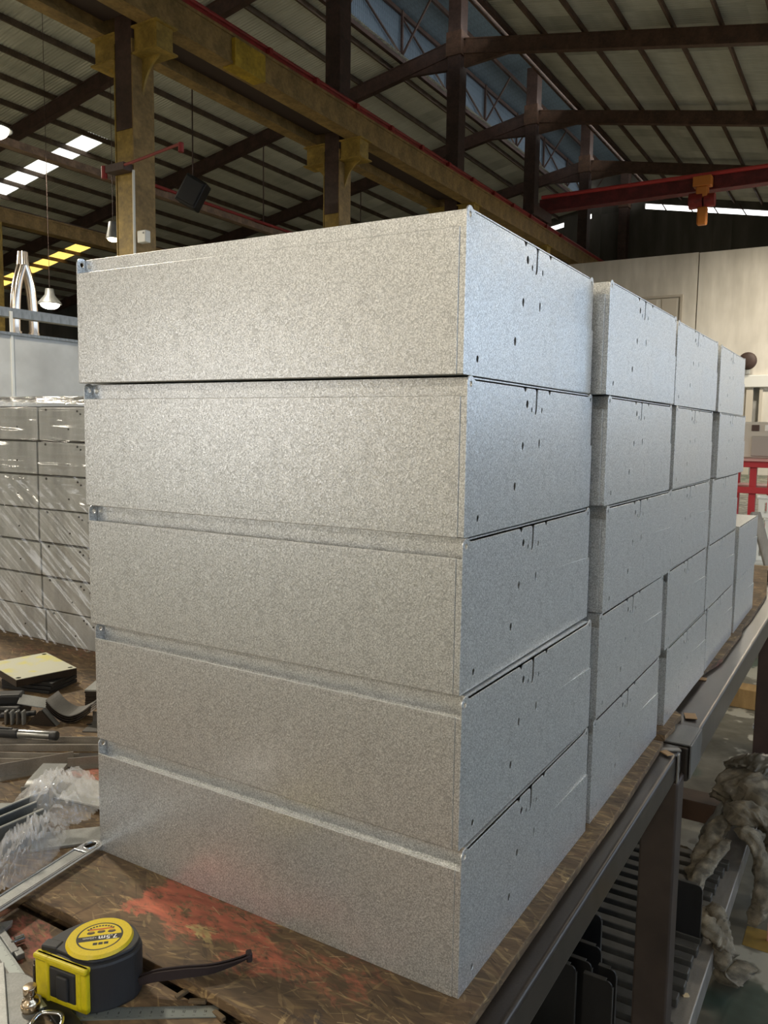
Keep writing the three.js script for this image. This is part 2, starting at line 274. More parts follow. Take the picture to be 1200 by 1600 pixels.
// grey partition along the left aisle, below the roof, with a rail over it
const wallOffice = setting('wall_office', 'low pale grey panel partition left of the benches', 'wall');
mesh('panel', bb(-8.1, -8, 0, 2.36, -4.97, 1), wallGrey, wallOffice); mesh('panel', bb(-8.1, -8, 0, 2.36, -9.5, -5.0), wallGrey, wallOffice);
mesh('joint_strip', bb(-8.005, -7.985, 0, 2.62, -5.0, -4.97), whitePlastic, wallOffice);
mesh('cap_rail', bb(-8.12, -7.97, 2.36, 2.39, -9.5, 1), steelGrey, wallOffice);
mesh('head_rail', bb(-8.12, -8.0, 2.56, 2.66, -9.5, 1), steelGrey, wallOffice); mesh('rail_post', bb(-8.1, -8.03, 2.36, 2.57, -9.5, -9.42), steelGrey, wallOffice); mesh('rail_post', bb(-8.1, -8.03, 2.36, 2.57, -2.0, -1.92), steelGrey, wallOffice);

// ---------- columns, roof frames ----------
const ordinal = ['nearest', 'second', 'third', 'fourth', 'fifth', 'last'];
FRAMES.forEach((z, i) => {
  const t = thing('steel_column', i === 0 ? 'yellow and brown steel column left of the box stacks, nearest of its row' : `yellow and brown steel column, ${ordinal[i]} of the row going back`, 'column', [RX, 0, z], 0, 'columns along the hall');
  mesh('lower_shaft', [bx(0.40, 6.3, 0.44, 0, 3.15, 0, 0.015)], yellowPaint, t);
  mesh('upper_shaft', [bb(-0.2, 0.2, 6.3, 13.95, -0.22, 0.22, 0.01)], primer, t);
  mesh('flange', bb(0.2, 0.225, 0, 7.7, -0.23, 0.23), ochrePaint, t); mesh('flange', bb(-0.225, -0.2, 0, 7.7, -0.23, 0.23), yellowPaint, t);
  for (const s of [-1, 1]) {
    const b = mesh('bracket', [bx(0.52, 0.42, 0.36, s * 0.48, 7.66, 0, 0.01), bx(0.6, 0.03, 0.46, s * 0.5, 7.46, 0), bx(0.6, 0.03, 0.46, s * 0.5, 7.875, 0)], yellowPaint, t);
    const g = new THREE.Shape(); g.moveTo(0.22 * s, 7.45); g.lineTo(0.66 * s, 7.45); g.quadraticCurveTo(0.28 * s, 7.3, 0.22 * s, 6.85); g.closePath();
    mesh('gusset', flat(new THREE.ExtrudeGeometry(g, { depth: 0.04, bevelEnabled: false }).translate(0, 0, -0.02)), yellowPaint, b);
  }
  const p = mesh('splice_plate', bb(-0.24, 0.24, 12.05, 12.7, -0.26, 0.26), primerRust, t);
});
FRAMES.slice(0, 5).forEach((z, i) => {
  const t = thing('roof_rafter', `rust brown steel roof rafter pair, ${ordinal[i]} counted from the camera`, 'rafter', [0, 0, 0], 0, 'rafters across the hall');
  const I = (a, b, m) => { const mid = [(a[0] + b[0]) / 2, (a[1] + b[1]) / 2, 0]; const L = (y) => [bar([a[0], a[1] + y, z], [b[0], b[1] + y, z], 0.2, 0.03)][0]; return [L(0.015), L(0.405), bar([a[0], a[1] + 0.21, z], [b[0], b[1] + 0.21, z], 0.16, 0.37)]; };
  const yb = (x) => 12.15 - TAN * Math.abs(x - RX);
  mesh('left_beam', I([XL, yb(XL)], [RX - 0.25, yb(RX - 0.25)]), primer, t);
  mesh('right_beam', I([RX + 0.25, yb(RX + 0.25)], [XR, yb(XR)]), primerRust, t);
  const h = (s) => { const q = new THREE.Shape(); q.moveTo(RX + s * 0.24, 12.15); q.lineTo(RX + s * 1.7, yb(RX + s * 1.7) + 0.02); q.lineTo(RX + s * 0.24, 11.75); q.closePath(); return flat(new THREE.ExtrudeGeometry(q, { depth: 0.12, bevelEnabled: false }).translate(0, 0, z - 0.06)); };
  mesh('haunch', h(1), primerRust, t); mesh('haunch', h(-1), primer, t);
});

// ---------- crane runways on the column brackets ----------
function iBeam(x, y0, y1, z0, z1, w) { return [bb(x - w / 2, x + w / 2, y0, y0 + 0.05, z0, z1), bb(x - w / 2, x + w / 2, y1 - 0.05, y1, z0, z1), bb(x - w / 2 + 0.03, x + w / 2 - 0.03, y0 + 0.05, y1 - 0.05, z0, z1)]; }
{
  const t = thing('crane_runway', 'ochre crane runway girder with red rail on right brackets of columns', 'girder');
  mesh('girder', iBeam(-10.25, 7.89, 8.42, ZB, ZF, 0.36), ochrePaint, t);
  mesh('rail', [bb(-10.2, -10.1, 8.42, 8.5, ZB, ZF), bb(-10.13, -10.05, 8.5, 8.56, ZB, ZF, 0.02)], redPaint, t);
  const j = mesh('joint_box', bb(-10.32, -10.02, 7.86, 8.34, -11.8, -10.95, 0.01), mat(new THREE.Color().setRGB(0.66, 0.43, 0.04), 0.5, 0, { map: grime }), t);
  for (let z = -12; z > -30; z -= 1.5) mesh('rail_clip', bb(-10.12, -10.0, 8.42, 8.53, z, z + 0.1), redPaint, t);
  const u = thing('crane_runway', 'ochre crane runway girder on left brackets of the columns', 'girder');
  mesh('girder', iBeam(-11.38, 7.89, 8.42, ZB, ZF, 0.3), ochrePaint, u); mesh('rail', bb(-11.43, -11.33, 8.42, 8.5, ZB, ZF), primer, u);
  const w = thing('walkway_plate', 'dark brown walkway plate between the two runway girders', 'walkway');
  const cuts = [ZF, ...FRAMES, ZB]; for (let i = 0; i + 1 < cuts.length; i++) { const a = cuts[i] - (i ? 0.24 : 0), b = cuts[i + 1] + 0.24; if (a - b > 0.3) mesh('deck_plate', bb(-11.23, -10.43, 8.1, 8.14, b, a), mat(new THREE.Color().setRGB(0.05, 0.03, 0.025), 0.7), w); }
  const f = thing('crane_runway', 'thick yellow girder low at far left, behind the nearest column', 'girder');
  mesh('girder', iBeam(-24, 7.72, 8.18, ZB, ZF, 0.4), ochrePaint, f); mesh('rail', bb(-24.06, -23.94, 8.18, 8.26, ZB, ZF), primer, f);
  for (const z of [-3.3, -15.3, -27.3, -39.3]) mesh('post', bb(-24.2, -23.8, 0, 7.72, z - 0.2, z + 0.2, 0.01), yellowPaint, f);
  const h = thing('hanging_beam', 'thin pinkish beam with red pipe crossing behind the nearest column', 'beam');
  mesh('beam', bb(-18.12, -17.88, 7.98, 8.16, ZB, ZF), mat(new THREE.Color().setRGB(0.36, 0.24, 0.17), 0.6, 0, { map: grime }), h);
  mesh('pipe', cyl(0.05, 0.05, 22, -17.86, 8.22, -27, 12, 'z'), redPaint, h);
  for (const z of FRAMES.slice(0, 5)) mesh('hanger', cyl(0.02, 0.02, 2.8, -18, 9.5, z, 8), primer, h);
}
// bridge crane and hoist
{
  const t = thing('bridge_crane', 'red bridge crane girder spanning the aisle below the far roof', 'crane');
  mesh('girder', [bb(-10.3, XR - 0.35, 8.98, 9.38, -27.12, -26.88), bb(-10.3, XR - 0.35, 8.95, 8.99, -27.2, -26.8)], mat(new THREE.Color().setRGB(0.22, 0.03, 0.035), 0.55, 0, { map: grime }), t);
  mesh('conduit', cyl(0.065, 0.065, XR + 9.9, (XR - 10.5) / 2, 9.43, -26.82, 12, 'x'), mat(new THREE.Color().setRGB(0.55, 0.05, 0.05), 0.4), t);
  mesh('end_truck', [bb(-10.35, -10.0, 8.6, 8.95, -27.3, -25.6, 0.02), cyl(0.13, 0.13, 0.1, -10.09, 8.69, -27.1, 20, 'x'), cyl(0.13, 0.13, 0.1, -10.09, 8.69, -25.8, 20, 'x')], primer, t);
  mesh('end_truck', bb(XR - 0.6, XR - 0.25, 8.62, 8.98, -28.2, -25.8, 0.02), primer, t);
  const r = thing('crane_runway', 'runway girder along the right wall', 'girder'); mesh('girder', bb(XR - 0.6, XR - 0.2, 8.2, 8.6, ZB + 0.4, ZF - 0.4), ochrePaint, r);
  const h = thing('electric_hoist', 'orange and red electric hoist hanging from red crane girder', 'hoist');
  mesh('trolley', [bb(-5.15, -4.6, 8.99, 9.3, -26.74, -26.4, 0.03), bb(-5.05, -4.7, 8.66, 8.99, -26.74, -26.42, 0.05)], orangePaint, h);
  mesh('drum', [cyl(0.24, 0.24, 0.4, -5.05, 8.6, -26.6, 24, 'x'), cyl(0.2, 0.2, 0.3, -4.65, 8.58, -26.6, 24, 'x')], redPaint, h);
  mesh('chain_bag', bx(0.3, 0.55, 0.24, -4.85, 8.12, -26.6, 0.06), orangePaint, h);
  mesh('hook_chain', cyl(0.02, 0.02, 0.35, -4.85, 8.5, -26.6, 8), steelDark, h);
}
// small things up on the nearest column and along the left aisle
{
  const b = thing('junction_box', 'small white electric junction box on nearest yellow column', 'box', [-10.34, 4.4, -9.05]);
  mesh('case', bx(0.2, 0.2, 0.12, 0, 0.1, 0, 0.02), whitePlastic, b); mesh('cover_screw', cyl(0.015, 0.015, 0.02, 0.05, 0.15, 0.065, 10, 'z'), steelGrey, b);
  tag(mesh('conduit_pipe', cyl(0.022, 0.022, 5.6, -10.56, 2.8, -9.045, 8), whitePlastic), 'thin white conduit running up the nearest yellow column', 'conduit');
  const r = thing('swing_arm', 'thin red pipe arm sticking out sideways from nearest column', 'pipe arm');
  mesh('arm', tube([[-11.1, 5.62, -8.9], [-10.5, 5.66, -8.9], [-9.32, 5.78, -8.9]], 0.024, 12, 8), mat(new THREE.Color().setRGB(0.26, 0.05, 0.045), 0.6), r);
  mesh('arm_end', [cyl(0.045, 0.045, 0.14, -9.32, 5.72, -8.9, 12), cyl(0.05, 0.05, 0.2, -11.1, 5.6, -8.9, 12)], redPaint, r); mesh('clamp_band', bb(-11.04, -10.6, 5.58, 5.7, -9.07, -8.87), primer, r);
  const s = thing('speaker_box', 'black box loudspeaker hung behind the nearest column', 'speaker', [-13, 6.2, -12.9]);
  mesh('cabinet', bx(0.5, 0.62, 0.4, 0, 0.31, 0, 0.03, 0.5, 0, -0.5), blackSteel, s); mesh('grille', bx(0.42, 0.5, 0.03, 0.1, 0.31, 0.19, 0.01, 0.5, 0, -0.5), rubber, s); mesh('hanger', cyl(0.015, 0.015, 5.4, 0, 3.2, 0, 8), primer, s);
  const d = thing('exhaust_duct', 'shiny forked metal exhaust duct rising behind grey partition', 'duct');
  const D = mat(new THREE.Color().setRGB(0.75, 0.66, 0.58), 0.18, 1);
  for (const z of [-5.66, -5.91]) { mesh('branch', tube([[-8.9, 2.0, z], [-8.9, 2.75, z], [-8.9, 3.1, z * 0.7 - 5.785 * 0.3], [-8.9, 3.38, -5.785]], 0.06, 20, 16), D, d); mesh('collar', cyl(0.072, 0.072, 0.04, -8.9, 2.5, z, 20), D, d); mesh('leg', cyl(0.06, 0.06, 2.05, -8.9, 1.02, z, 16), D, d); }
  mesh('stack', cyl(0.06, 0.075, 0.16, -8.9, 3.42, -5.785, 20), D, d);
  const sw = thing('wall_fan', 'dark round wall fan beside the cream door on far wall', 'fan', [-3.75, 3.6, -29.98]);
  mesh('guard', flat(new THREE.SphereGeometry(0.3, 20, 12).scale(1, 1, 0.4).translate(0.05, 0.28, 0.35)), primer, sw); mesh('wall_arm', bar([0, 0, 0], [0.05, 0.25, 0.3], 0.06, 0.06), whitePlastic, sw); mesh('base_plate', bx(0.2, 0.26, 0.05, 0, 0, 0.025), whitePlastic, sw);
}
// ---------- lamps ----------
function highBay(x, y, z, label, size = 0.5, power = LAMP, col = LAMP_COLOR, up = true) {
  const t = thing('high_bay_lamp', label, 'lamp', [x, y, z], 0, 'high bay lamps');
  const hs = mesh('housing', flat(new THREE.LatheGeometry([[0.05, 0.34], [0.09, 0.34], [0.11, 0.2], [size * 0.62, 0.02], [size * 0.62, 0], [size * 0.58, 0.0], [size * 0.5, 0.03], [0.0, 0.03]].map((p) => new THREE.Vector2(...p)), 24)), steelGrey, t);
  mesh('lens', flat(new THREE.SphereGeometry(size * 0.5, 24, 10, 0, 6.2832, Math.PI / 2, Math.PI / 2).scale(1, 0.55, 1)), new THREE.MeshStandardMaterial({ color: 0xffffff, emissive: col, emissiveIntensity: 9 }), hs);
  if (up) mesh('hanger', cyl(0.006, 0.006, roofY(x) - y - 0.3, 0, 0.32 + (roofY(x) - y - 0.3) / 2, 0, 8), primer, t);
  const l = new THREE.RectAreaLight(col, power, size, size); l.position.set(x, y - size * 0.28 - 0.02, z); l.lookAt(x, y - 1, z); l.name = 'lamp_light'; scene.add(l);
}
highBay(-16.25, 7.6, -10.25, 'glaring high bay lamp at the left edge, above the tan beam', 0.7, LAMP * 0.7);
highBay(-16, 4.1, -11.4, 'bright low-hung lamp beside the shiny duct', 0.42, LAMP);
highBay(-13.79, 5.3, -11.35, 'small warm lamp seen left of the nearest column', 0.24, LAMP * 0.3, new THREE.Color().setRGB(1, 0.82, 0.5));
for (const [x, y, z, k] of [[-8, 6.5, 8, 0.6], [-3, 6.5, 8, 0.65], [2, 6.5, 8, 0.7], [-12, 6.5, 5, 0.6], [-5.5, 6, -1.5, 1.1], [-16, 6.5, -2, 2.6], [-20, 6.5, -4, 2.6], [-26, 6.5, -6, 2.6], [5.5, 8.2, -5, 0.4], [4, 8.2, -14, 0.25], [-1.5, 8.4, -25.6, 1.4], [1.5, 8.4, -25.6, 1.4], [4.5, 8.4, -25.6, 1.4], [-6, 6.2, -35, 1.5], [2, 6.2, -35, 1.5]]) highBay(x, y, z, 'added high bay fill lamp, out of the picture', 0.6, LAMP * k);  // unseen lamps added to brighten the box fronts, far wall, partition and roof

// =====================================================================
// WORKBENCHES
// =====================================================================
const TOP = 0.85;
function strandTexture(n, metres, paint) {
  const c = document.createElement('canvas'); c.width = c.height = n; const g = c.getContext('2d'), px = n / metres;
  g.fillStyle = 'rgb(100,80,57)'; g.fillRect(0, 0, n, n);
  const tones = ['96,74,52', '134,110,74', '158,132,88', '78,60,44', '176,150,104', '118,92,64', '62,47,36', '140,120,88'];
  for (let i = 0; i < 5200 * (metres / 0.64) ** 2; i++) {
    const L = rr(0.004, 0.045) * px, W = rr(0.0006, 0.0065) * px, a = (rnd() < 0.75 ? rr(-0.75, 0.75) : rr(0, 3.14));
    g.save(); g.translate(rnd() * n, rnd() * n); g.rotate(a); g.globalAlpha = rr(0.2, 0.6); g.fillStyle = `rgb(${tones[Math.floor(rnd() * 8)]})`;
    g.beginPath(); g.moveTo(-L / 2, rr(-W, W) / 2); g.lineTo(rr(-0.2, 0.2) * L, -W / 2); g.lineTo(L / 2, rr(-W, W) / 2); g.lineTo(rr(-0.2, 0.2) * L, W / 2); g.closePath(); g.fill(); g.restore();
  }
  if (paint) paint(g, px, n);
  for (let i = 0; i < 1500 * (metres / 0.64) ** 2; i++) {              // torn pale fibres and scratches
    const L = rr(0.003, 0.022) * px, a = rr(-0.6, 0.5); g.save(); g.translate(rnd() * n, rnd() * n); g.rotate(a); g.globalAlpha = rr(0.25, 0.8);
    g.fillStyle = rnd() < 0.7 ? 'rgb(190,166,122)' : 'rgb(50,37,28)'; g.fillRect(-L / 2, 0, L, Math.max(1, rr(0.0003, 0.0011) * px)); g.restore();
  }
  const im = g.getImageData(0, 0, n, n), d = im.data, P = Math.round(metres * 24);   // worn patches and grain, tiling
  for (let y = 0; y < n; y++) for (let x = 0; x < n; x++) { const i = 4 * (y * n + x), k = 0.55 + 0.5 * fbm(x / n * P * 0.25, y / n * P, 701, 3, 0) + 0.4 * fbm(x / n * P * 2, y / n * P * 8, 709, 2, 0); d[i] *= k; d[i + 1] *= k; d[i + 2] *= k; }
  g.putImageData(im, 0, 0);
  const t = new THREE.CanvasTexture(c); t.colorSpace = THREE.SRGBColorSpace; t.wrapS = t.wrapT = THREE.RepeatWrapping; t.repeat.set(1 / metres, 1 / metres); return t;
}
function blot(g, px, n, x, y, rx, ry, color, alpha, count) {          // sprayed and worn paint: many ragged dabs
  for (let i = 0; i < count; i++) {
    const a = rnd() * 6.283, d = Math.sqrt(rnd()) * (0.75 + 0.35 * Math.sin(a * 3 + x * 40)), cx = (x + Math.cos(a) * d * rx) * px, cy = (y + Math.sin(a) * d * ry) * px, L = rr(0.003, 0.02) * px, W = rr(0.001, 0.006) * px;
    g.save(); g.translate(cx, cy); g.rotate(rr(-0.5, 0.7)); g.globalAlpha = alpha * rr(0.4, 1); g.fillStyle = color; g.beginPath(); g.moveTo(-L / 2, rr(-W, W) / 3); g.lineTo(rr(-0.2, 0.2) * L, -W / 2); g.lineTo(L / 2, rr(-W, W) / 3); g.lineTo(rr(-0.2, 0.2) * L, W / 2); g.closePath(); g.fill(); g.restore();
  }
}
// board texture under the stacks: canvas left edge = x -0.55, canvas top edge = z -0.50
const boardTex = strandTexture(2048, 0.64, (g, px, n) => {
  const P = (x, z) => [x + 0.55, z + 0.50];
  for (const [x, z, rx, ry, k, al] of [[-0.345, 0.012, 0.05, 0.03, 520, 0.75], [-0.355, 0.045, 0.04, 0.03, 420, 0.65], [-0.29, 0.022, 0.07, 0.034, 620, 0.55], [-0.235, 0.035, 0.07, 0.036, 560, 0.45], [-0.30, 0.055, 0.06, 0.024, 300, 0.45], [-0.19, 0.055, 0.07, 0.034, 380, 0.36], [-0.12, 0.03, 0.08, 0.04, 320, 0.25]]) blot(g, px, n, ...P(x, z), rx, ry, rnd() < 0.6 ? 'rgb(178,98,74)' : 'rgb(158,88,68)', al, k);
  blot(g, px, n, ...P(-0.275, 0.052), 0.022, 0.012, 'rgb(176,156,104)', 0.7, 60);
  blot(g, px, n, ...P(-0.10, 0.095), 0.03, 0.016, 'rgb(52,47,50)', 0.5, 40);
  blot(g, px, n, ...P(-0.45, 0.05), 0.06, 0.045, 'rgb(104,92,66)', 0.35, 260);
});
boardTex.offset.set(0.55 / 0.64, 1 - 0.50 / 0.64);
const boardMat = mat(0xffffff, 0.75, 0, { map: boardTex });
const oldTex = strandTexture(2048, 1.1, (g, px, n) => { for (const [bx0, by0, w, h] of [[0.68, 0.15, 0.07, 0.035], [0.64, 0.17, 0.05, 0.04], [0.39, 0.03, 0.06, 0.04], [0.4, 0.96, 0.06, 0.05]]) blot(g, px, n, bx0, by0, w, h, 'rgb(166,96,80)', 0.6, 420); for (let i = 0; i < 7; i++) blot(g, px, n, rnd() * 1.1, rnd() * 1.1, rr(0.05, 0.12), rr(0.03, 0.07), 'rgb(148,92,76)', 0.4, 260); });
const oldBoard = mat(0xffffff, 0.75, 0, { map: oldTex });
const boardEdge = mat(new THREE.Color().setRGB(0.22, 0.15, 0.08), 0.85, 0, { map: streak });

{
  const t = thing('workbench', 'near steel workbench with worn chipboard top carrying the front boxes', 'workbench');
  const A = [[-0.497, 0.112], [-0.42, 0.109], [-0.37, 0.113], [-0.29, 0.116], [-0.2, 0.117], [-0.13, 0.122], [-0.06, 0.128], [0.018, 0.134], [0.022, 0.05], [0.021, -0.25], [0.023, -0.5], [0.018, -0.77], [-0.5, -0.77]];
  mesh('top_board', poly(A, 0.012, 0.0015).translate(0, TOP - 0.012, 0), boardMat, t);
  mesh('left_board', poly([[-2.1, 0.12], [-1.2, 0.11], [-0.502, 0.112], [-0.506, -1.3], [-2.1, -1.3]], 0.012, 0.001).translate(0, TOP - 0.0135, 0), oldBoard, t);
  mesh('front_board', poly([[-2.1, 0.62], [0.02, 0.62], [0.018, 0.15], [-0.08, 0.142], [-0.13, 0.134], [-0.165, 0.128], [-0.19, 0.124], [-0.26, 0.12], [-0.3, 0.117], [-2.1, 0.125]], 0.012, 0.001).translate(0, TOP - 0.0255, 0), oldBoard, t);
  mesh('sub_board', bb(-2.1, 0.0, TOP - 0.045, TOP - 0.027, -1.3, 0.62), oldBoard, t);
  for (const [x, z, a] of [[-0.215, 0.121, 0.4], [-0.185, 0.124, -0.3], [-0.16, 0.127, 0.9], [-0.235, 0.119, 1.3], [-0.14, 0.13, 0.2]]) mesh('splinter', bx(0.018, 0.004, 0.005, x, TOP - 0.012, z, 0.001, a, 0.1, 0.15), boardEdge, t);
  mesh('edge_beam', bb(-0.018, 0.045, 0.79, 0.838, -0.80, 0.64, 0.007), steelDark, t);
  mesh('edge_beam', bb(-2.12, -2.06, 0.79, 0.838, -1.3, 0.64, 0.007), steelDark, t);
  for (const z of [0.61, -0.05, -0.70, -1.25]) mesh('cross_beam', bb(-2.06, -0.018, 0.79, 0.805, z - 0.025, z + 0.025), steelDark, t);
  for (const [x, z] of [[0.02, -0.775], [-2.09, -0.775], [-2.09, 0.55], [0.02, 0.6]]) mesh('leg', bb(x - 0.03, x + 0.03, 0, 0.79, z - 0.027, z + 0.027, 0.005), mat(new THREE.Color().setRGB(0.09, 0.065, 0.055), 0.5, 0.3, { map: grime }), t);
  mesh('low_rail', bb(-0.03, 0.045, 0.09, 0.15, -0.74, 0.57, 0.004), steelMid, t); mesh('low_rail', bb(-2.12, -2.06, 0.09, 0.15, -0.74, 0.52, 0.004), steelMid, t);
  mesh('low_cross_beam', bb(-2.06, -0.03, 0.20, 0.25, -0.66, -0.61, 0.004), steelMid, t);
  // end strap where the two benches meet
  const k = mesh('end_strap', [bx(0.05, 0.003, 0.012, 0.024, 0.8395, -0.762, 0.001, 0.5), bx(0.003, 0.05, 0.012, 0.0475, 0.815, -0.752, 0.001)], steelMid, t);
}
{
  const t = thing('workbench', 'far steel workbench behind the near one, carrying the rear boxes', 'workbench');
  const E = [[-2.1, -1.32], [-0.52, -1.32], [-0.52, -0.79], [0.014, -0.80], [0.019, -0.86], [0.012, -0.875], [0.016, -0.93], [-0.004, -0.95], [-0.006, -1.19], [-0.001, -1.25], [0.004, -1.3], [0.013, -1.36], [0.018, -1.40], [0.017, -1.55], [0.02, -1.7], [0.012, -1.75], [0.018, -1.9], [0.016, -2.3], [-0.05, -2.95], [-2.1, -2.95]];
  mesh('top_board', poly(E, 0.012, 0.001).translate(0, TOP - 0.012, 0), oldBoard, t);
  mesh('edge_beam', bb(-0.012, 0.0565, 0.772, 0.838, -3.0, -0.80, 0.007), steelDark, t); mesh('edge_beam', bb(-2.12, -2.05, 0.772, 0.838, -3.0, -1.32, 0.007), steelDark, t);
  for (const z of [-1.4, -2.0, -2.95]) mesh('cross_beam', bb(-2.05, -0.012, 0.79, 0.838, z - 0.025, z + 0.025), steelDark, t);
  mesh('cover_plate', [bx(0.06, 0.003, 0.1, 0.0265, 0.8395, -0.85, 0.001), bx(0.003, 0.06, 0.1, 0.058, 0.81, -0.85, 0.001)], steelPlain, t);
  for (const [x, z] of [[0.025, -2.40], [-2.09, -2.40], [-2.09, -1.35]]) mesh('leg', bb(x - 0.03, x + 0.035, 0, 0.772, z - 0.03, z + 0.03, 0.004), primer, t);
  mesh('low_rail', bb(-0.02, 0.045, 0.09, 0.15, -2.37, -0.806, 0.004), steelMid, t); mesh('low_rail', bb(-2.12, -2.06, 0.09, 0.15, -2.37, -1.39, 0.004), steelMid, t);
  mesh('low_cross_beam', bb(-2.06, -0.02, 0.07, 0.14, -2.26, -2.16, 0.004), primerRust, t);
}
for (const [x, z, a, w, d, n] of [[0.028, -0.955, 0.3, 0.022, 0.03, 'larger torn chip of veneer lying on the far bench rail'], [0.03, -0.742, 0.9, 0.014, 0.02, 'small torn chip of veneer by the bench strap'], [-0.004, -1.225, 0.1, 0.03, 0.02, 'frayed veneer flake sticking out below the fourth stack']]) {
  tag(mesh('wood_chip', bx(w, 0.002, d, x, z < -1 ? TOP - 0.0105 : 0.8405 + 0.001, z, 0.0008, a, 0.0, 0.03), mat(new THREE.Color().setRGB(0.42, 0.26, 0.13), 0.8)), n, 'wood chip');
}

// =====================================================================
// GALVANISED BOXES
// =====================================================================
const BW = 0.5, BD = 0.3822, BH = 0.14533;
function sidePanelGeo(side, variant) {
  const s = new THREE.Shape(), yt = 0.1408, et = 0.1449;              // u = distance from the front, v = height
  s.moveTo(0.001, 0); s.lineTo(BD - 0.001, 0); s.lineTo(BD, 0.001); s.lineTo(BD, et - 0.007); s.absarc(BD - 0.007, et - 0.007, 0.007, 0, Math.PI * 0.55); s.lineTo(BD - 0.017, yt);
  s.lineTo(0.2235, yt); s.quadraticCurveTo(0.221, yt, 0.2202, yt - 0.002); s.quadraticCurveTo(0.2177, yt - 0.0062, 0.2148, yt - 0.002); s.lineTo(0.2128, yt);
  s.lineTo(0.183, yt); s.quadraticCurveTo(0.1793, yt, 0.1793, yt - 0.005); s.lineTo(0.1788, 0.121); s.quadraticCurveTo(0.178, 0.1138, 0.1725, 0.1138); s.quadraticCurveTo(0.1728, 0.117, 0.1742, 0.121); s.lineTo(0.1746, yt - 0.005); s.quadraticCurveTo(0.1744, yt, 0.1695, yt);
  s.lineTo(0.1468, yt); s.lineTo(0.1448, yt - 0.002); s.quadraticCurveTo(0.142, yt - 0.0062, 0.1392, yt - 0.002); s.quadraticCurveTo(0.138, yt, 0.135, yt);
  s.lineTo(0.017, yt); s.lineTo(0.009, et); s.absarc(0.007, et - 0.007, 0.007, Math.PI * 0.45, Math.PI); s.lineTo(0, 0.001); s.closePath();
  const hole = (u, v, a, b = a) => { const p = new THREE.Path(); p.absellipse(u, v, a, b, 0, Math.PI * 2); s.holes.push(p); };
  for (const h of [[0.0072, et - 0.0075, 0.0026], [BD - 0.0072, et - 0.0075, 0.0026], [0.149, 0.1245, 0.0034, 0.004], [0.163, 0.119, 0.002, 0.0028], [0.194, 0.119, 0.002, 0.0028], [0.1397, 0.081, 0.0028, 0.0042], [0.189, 0.083, 0.0022, 0.005], [0.254, 0.078, 0.002, 0.0034], [0.1206, 0.0402, 0.0028, 0.0042], [0.03, 0.0155, 0.0026, 0.0032], [0.36, 0.056, 0.002, 0.003]]) hole(...h);
  const t = 0.0014;
  const g = flat(new THREE.ExtrudeGeometry(s, { depth: t - 0.0004, bevelEnabled: true, bevelSize: 0.0002, bevelThickness: 0.0002, bevelOffset: -0.0002, bevelSegments: 1, curveSegments: 7 }));
  g.rotateY(Math.PI / 2).translate(0, 0, BD / 2);                     // u runs towards -z, thickness along x
  g.translate(side > 0 ? BW / 2 - t + 0.0002 : -BW / 2 + 0.0002, 0, 0);
  return g;
}
const boxParts = (() => {
  const f = BD / 2, panelTop = 0.1268, out = {};
  const uv = (g) => uvBox(Array.isArray(g) ? mergeGeometries(g.map(flat)) : flat(g));
  out.sideR = uv([sidePanelGeo(1), bb(0.2437, 0.2496, 0.0005, 0.1262, f - 0.0015, f - 0.0001, 0.0005)]);
  out.sideL = uv(sidePanelGeo(-1));
  out.front = uv([bb(-0.2498, 0.2435, 0.0, panelTop, f - 0.0014, f + 0.0002, 0.0007), bb(-0.2485, 0.2485, panelTop - 0.0058, panelTop - 0.0045, f - 0.0125, f - 0.0010, 0.0005)]);
  out.lip = uv(bb(-0.2484, 0.2484, panelTop - 0.0055, 0.1440, f - 0.0135, f - 0.0121, 0.0005));
  out.back = uv([bb(-0.2485, 0.2485, 0.0, panelTop, -f, -f + 0.0014, 0.0006), bb(-0.2485, 0.2485, panelTop - 0.0013, panelTop, -f, -f + 0.0125, 0.0005), bb(-0.2484, 0.2484, panelTop - 0.001, 0.144, -f + 0.0121, -f + 0.0135, 0.0005)]);
  out.top = uv(bb(-0.2484, 0.2484, 0.1424, 0.1437, -f + 0.0136, f - 0.0136)); out.bottom = uv(bb(-0.2484, 0.2484, 0.0002, 0.0014, -f + 0.002, f - 0.002));
  const wedge = (s) => { const u0 = 0.247, u1 = BD - 0.0006, v = 0.0805, t = 0.0016, X = s * (BW / 2 + 0.0001), O = s * t, q = [[X, 0.001, f - u0], [X, v + 0.003, f - u0], [X + O, v - 0.001, f - u1], [X + O, 0.001, f - u1], [X, v - 0.001, f - u1]], pos = []; const tri = (...k) => k.forEach((i) => pos.push(...q[i])); if (s > 0) { tri(0, 3, 2); tri(0, 2, 1); tri(1, 2, 4); } else { tri(0, 2, 3); tri(0, 1, 2); tri(1, 4, 2); } const g = new THREE.BufferGeometry(); g.setAttribute('position', new THREE.Float32BufferAttribute(pos, 3)); g.computeVertexNormals(); return uvBox(g); };
  out.flapR = wedge(1); out.flapL = wedge(-1);
  return out;
})();
function galvBox(name, label, group, [x, y, z], a) {                  // x, z = front right bottom corner
  const lx = -BW / 2, lz = -BD / 2, t = thing(name, label, 'metal box', [x + lx * Math.cos(a) + lz * Math.sin(a), y, z - lx * Math.sin(a) + lz * Math.cos(a)], a, group);
  const part = (n, k, p = t) => share(n, boxParts[k], galvanised, p);
  part('side_flap', 'flapR', part('side_panel', 'sideR')); part('side_flap', 'flapL', part('side_panel', 'sideL')); part('front_lip', 'lip', part('front_panel', 'front'));
  part('back_panel', 'back'); part('top_panel', 'top'); part('bottom_panel', 'bottom');
  return t;
}
const level = ['top box', 'second box from the top', 'middle box', 'fourth box from the top', 'bottom box'];
